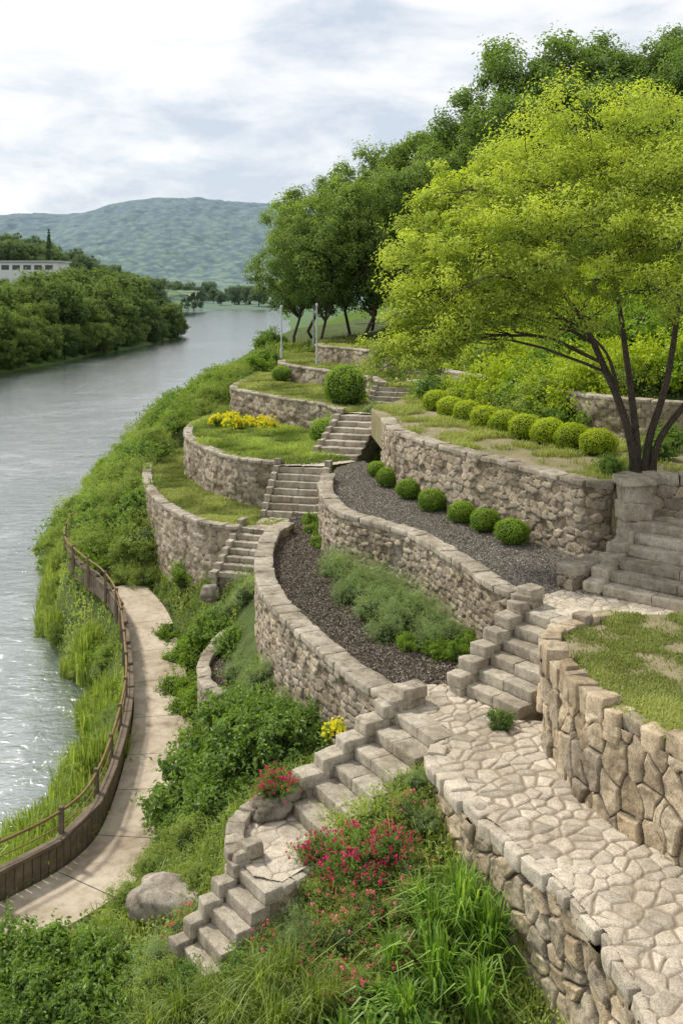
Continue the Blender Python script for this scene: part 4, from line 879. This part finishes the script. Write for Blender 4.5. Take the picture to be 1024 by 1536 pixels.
# ---------------------------------------------------------------- rocks
def rock(px, py, D, s, label):
    x, y = P(px, py, D)
    th = np.linspace(0, np.pi, 25); ph = np.linspace(0, 2 * np.pi, 37)[:-1]; T, Pp = np.meshgrid(th, ph, indexing='ij')
    d = np.stack([np.sin(T) * np.cos(Pp), np.sin(T) * np.sin(Pp), np.cos(T)], -1).reshape(-1, 3); off = R.random(3) * 30
    v = np.sign(d) * np.abs(d) ** .8; v = v * (1 + fbm(d + off, 1.3, 4)[:, None] * .55) * np.array(s)
    i, j = np.meshgrid(np.arange(24), np.arange(36), indexing='ij'); j2 = (j + 1) % 36
    q = np.stack([i * 36 + j, (i + 1) * 36 + j, (i + 1) * 36 + j2, i * 36 + j2], -1).reshape(-1, 4)
    me = qmesh('rock', v, q, [M['rock']], {'cell': np.full(len(v), R.random()), 'edge': np.ones(len(v))}, smooth=True)
    ob('boulder', me, label, 'rock', loc=(x, y, CAMH - D), group='weathered boulders').rotation_euler = (0, 0, R.uniform(-.5, .5))
for a in [(255, 1355, 8.05, (.56, .34, .25)), (405, 1212, 6.9, (.26, .2, .15)), (315, 890, 7.6, (.25, .2, .2)), (655, 1355, 7.4, (.12, .12, .1)), (790, 1500, 7.9, (.18, .15, .15)), (440, 1190, 6.8, (.2, .18, .14))]:
    rock(*a, 'weathered grey boulder among the plants')
# ---------------------------------------------------------------- ground cover stuff
def scat(N, poly, edge=0):
    p = np.array(poly); out = []; k = 0
    while k < N:
        q = np.stack([R.uniform(p[:, 0].min(), p[:, 0].max(), N), R.uniform(p[:, 1].min(), p[:, 1].max(), N)], 1)
        q = q[inpoly(q[:, 0], q[:, 1], poly)]; out.append(q); k += len(q)
    return np.vstack(out)[:N]
def stuff(name, V, Q, lv, m): ob(name, leafmesh(name, [(V, Q, lv, M[m])]), kind='stuff')
def grass_on(name, poly, z, N, h, w, m, patch=.0, ymin=0, xmax=99):
    q = scat(N, poly); q = q[(q[:, 1] > ymin) & (q[:, 0] < xmax)]; p3 = np.c_[q, q[:, 0] * 0]; nn = fbm(p3, 1.1, 3); kp = nn + R.normal(0, .08, len(nn)) > patch; q = q[kp]; nn = nn[kp]
    p = np.c_[q, np.full(len(q), z)]
    V, Q = bladesq(p, h * R.uniform(.5, 1.4, len(p)) * (1 + nn), w, .6)
    stuff(name, V, Q, np.repeat(np.clip(.5 + nn * 1.2 + (R.random(len(p)) - .5) * .5, 0, 1), 3), m)
grass_on('plot_grass', TER['lawnG'][1], 6.2, 330000, .05, .012, 'lawn', -.14, 9, 5.6)
grass_on('lawn_grass', TER['t0'][1], 4.55, 70000, .09, .022, 'lawn', -.5)
grass_on('flower_terrace_grass', TER['tG'][1], 5.8, 60000, .16, .025, 'grass', -.5)
grass_on('upper_grass', TER['tH'][1], 6.85, 50000, .12, .03, 'lawn', -.5)
grass_on('upper_grass', TER['tI'][1], 7.45, 30000, .10, .035, 'lawn', -.2)
grass_on('grove_grass', TER['tJ'][1], 8.1, 50000, .14, .04, 'lawn', -.3)
grass_on('planting_grass', TER['t3'][1], 7.3, 90000, .10, .018, 'lawn', .1)
def chips(name, poly, z, N, s, m, ymin=0):
    q = scat(N, poly); p = np.c_[q, z + R.uniform(0, .02, len(q))]; n = unit(R.normal(size=p.shape) + [0, 0, .9])
    V, Q = leafq(p, n, s * R.uniform(.5, 1.6, len(p)), s * .7 * R.uniform(.5, 1.2, len(p)), .2); stuff(name, V, Q, R.random(len(Q)) ** 1.4, m)
chips('mulch_chips', TER['mulch'][1], 4.9, 60000, .045, 'chip'); chips('gravel_stones', TER['gravel'][1], 5.99, 75000, .034, 'gchip'); chips('planter_chips', pk, 2.98, 5000, .05, 'chip')
N = 440000; y = 8 + 47 * R.random(N) ** 1.7; x = R.uniform(-1, 1, N) * (.37 * y + .6)
z = rawland(x, y); ok = (z > .0) & ~interrace(x, y) & (x < np.interp(y, [8, 20, 55], [2.3, 3, 30])); x, y, z = x[ok], y[ok], z[ok]
dp = np.full(len(x), 9.)
for c in pc[::3]: dp = np.minimum(dp, np.hypot(x - c[0], y - c[1]))
ok = dp > .75 - .12 * (R.random(len(x)) < .3); x, y, z = x[ok], y[ok], z[ok]; 
z = z + fbm(np.stack([x, y, x * 0], -1), .9, 3) * .22
nn = fbm(np.stack([x, y, x * 0], -1), .8, 3, 3)
p = np.stack([x, y, z], 1); sel = R.random(len(p)) < .35
V, Q = bladesq(p[sel], (.10 + .003 * y[sel]) * R.uniform(.4, 2.2, sel.sum()), .007 + .0006 * y[sel], .7)
stuff('wild_grass', V, Q, np.repeat(np.clip(.5 + nn[sel] + (R.random(sel.sum()) - .5) * .5, 0, 1), 3), 'grass')
q = p[~sel] + np.c_[R.normal(0, .03, ((~sel).sum(), 2)), R.uniform(.02, .22, (~sel).sum())]
V, Q = leafq(q, unit(R.normal(size=q.shape) + [0, 0, 1.0]), .028 + .0020 * q[:, 1], .016 + .0013 * q[:, 1])
stuff('leafy_groundcover', V, Q, np.clip(.45 + nn[~sel] * 1.5 + (R.random(len(Q)) - .5) * .5, 0, 1), 'l_bank')
def clump(nm, m, n, h, w, spread, lean):
    a = R.random(n) * 6.28; r = spread * R.random(n) ** .6; p = np.stack([np.cos(a) * r, np.sin(a) * r, a * 0], 1)
    V, Q = bladesq(p, h * R.uniform(.6, 1.15, n), w * R.uniform(.6, 1.3, n), lean, .5); return leafmesh(nm, [(V, Q, np.repeat(R.random(n), 3), M[m])])
CL = [clump('strap', 'strap', 150, 1.0, .042, .16, .38) for _ in range(3)]; CG = [clump('tuft', 'grass', 260, 1.0, .018, .18, .45) for _ in range(3)]
CB = [clump('broad', 'strap', 60, 1.0, .13, .16, .6) for _ in range(2)]
for px, py, D, s in [(650, 1500, 7.8, .68), (700, 1500, 7.8, .82), (735, 1540, 7.9, .8), (660, 1560, 7.9, .75), (610, 1590, 7.9, .6), (720, 1600, 7.9, .75), (690, 1440, 7.6, .58), (630, 1440, 7.6, .5), (740, 1480, 7.8, .6), (590, 1500, 7.7, .5)]:
    x, y = P(px, py, D); put(CL[int(R.integers(0, 3))], 'strap_leaf_plant', 'clump of tall arching bright green strap leaves', 'plant', x, y, s, 'strap leaf clumps in the garden')
for px, py, D, s in [(430, 1520, 7.9, .6), (395, 1550, 8.0, .65), (470, 1560, 7.9, .55), (270, 1560, 8.1, .5), (340, 1580, 8.1, .55), (310, 1550, 8.1, .45), (360, 1540, 8.0, .5), (230, 1590, 8.2, .55), (780, 1560, 8.0, .4), (415, 1590, 8, .6), (500, 1540, 7.8, .45)]:
    x, y = P(px, py, D); put(CG[int(R.integers(0, 3))], 'grass_tuft', 'tuft of fine arching green grass in garden bed', 'plant', x, y, s, 'grass tufts in the garden')
for px, py, D, s in [(560, 1590, 7.8, .38), (600, 1560, 7.8, .36), (520, 1580, 7.8, .36), (480, 1600, 7.8, .38), (570, 1540, 7.8, .3), (630, 1600, 7.8, .4)]:
    x, y = P(px, py, D); put(CB[int(R.integers(0, 2))], 'broad_leaf_plant', 'low bright green broad leaf clump at the bed edge', 'plant', x, y, s, 'broad leaf clumps in the garden', sxy=(1.3, 1.3))
for px, py, D, r in [(760, 1530, 8.0, .25), (640, 1345, 7.4, .2), (625, 1240, 6.8, .18)]:
    S('sage', px, py, D, r, 'wispy plant at the foot of the tan stone wall')

# ---------------------------------------------------------------- light, sky, camera
az = math.radians(-55)
el = math.radians(50)
sun = bpy.data.lights.new('Sun', 'SUN'); sun.energy = 4.0; sun.angle = math.radians(5); sun.color = (1, .955, .86)
so = bpy.data.objects.new('sun', sun); COL.objects.link(so)
sd = Vector((math.sin(az) * math.cos(el), math.cos(az) * math.cos(el), math.sin(el)))
so.rotation_euler = sd.to_track_quat('Z', 'Y').to_euler()
w = bpy.data.worlds.new('World'); scene.world = w; w.use_nodes = True; nt = w.node_tree; nt.nodes.clear(); b = NB(nt)
out = nt.nodes.new('ShaderNodeOutputWorld'); bg = nt.nodes.new('ShaderNodeBackground')
sky = b.n('ShaderNodeTexSky', sky_type='NISHITA'); sky.sun_disc = False; sky.sun_elevation = el; sky.sun_rotation = az
tc = b.n('ShaderNodeTexCoord').outputs['Generated']; sx = b.n('ShaderNodeSeparateXYZ'); b.l(tc, sx.inputs[0])
zz = b.math('ADD', b.math('MAXIMUM', sx.outputs[2], 0.0), .42)
cx = b.n('ShaderNodeCombineXYZ'); b.l(b.math('DIVIDE', sx.outputs[0], zz), cx.inputs[0]); b.l(b.math('DIVIDE', sx.outputs[1], zz), cx.inputs[1]); b.l(b.math('MULTIPLY', sx.outputs[2], 3.0), cx.inputs[2])
n1 = b.noise(3.8, 8, .58, cx.outputs[0], .25); n2 = b.noise(1.3, 3, .5, cx.outputs[0])
cl = b.math('ADD', b.math('MULTIPLY', n1, .65), b.math('MULTIPLY', n2, .35))
ccol = b.ramp(cl, [(.41, (.62, .69, .79)), (.47, (.76, .81, .87)), (.52, (.90, .92, .95)), (.57, (1.0, 1.0, 1.0))])
cs_ = b.mix(1.0, ccol, (8.0, 7.95, 7.9), 'MULTIPLY')
mixc = b.mix(.90, sky.outputs[0], cs_)
b.l(mixc, bg.inputs[0]); bg.inputs[1].default_value = .135; b.l(bg.outputs[0], out.inputs[0])
cam = bpy.data.cameras.new('Camera'); co = bpy.data.objects.new('camera', cam); COL.objects.link(co)
co.location = (0, 0, CAMH); co.rotation_euler = (math.radians(90), 0, 0)
cam.sensor_fit = 'VERTICAL'; cam.sensor_height = 36; cam.lens = 36 * F / 1536; cam.shift_y = -(768 - HZ) / 1536; cam.clip_end = 6000; cam.clip_start = .1
scene.camera = co
scene.view_settings.view_transform = 'Standard'; scene.view_settings.look = 'None'; scene.view_settings.exposure = 0
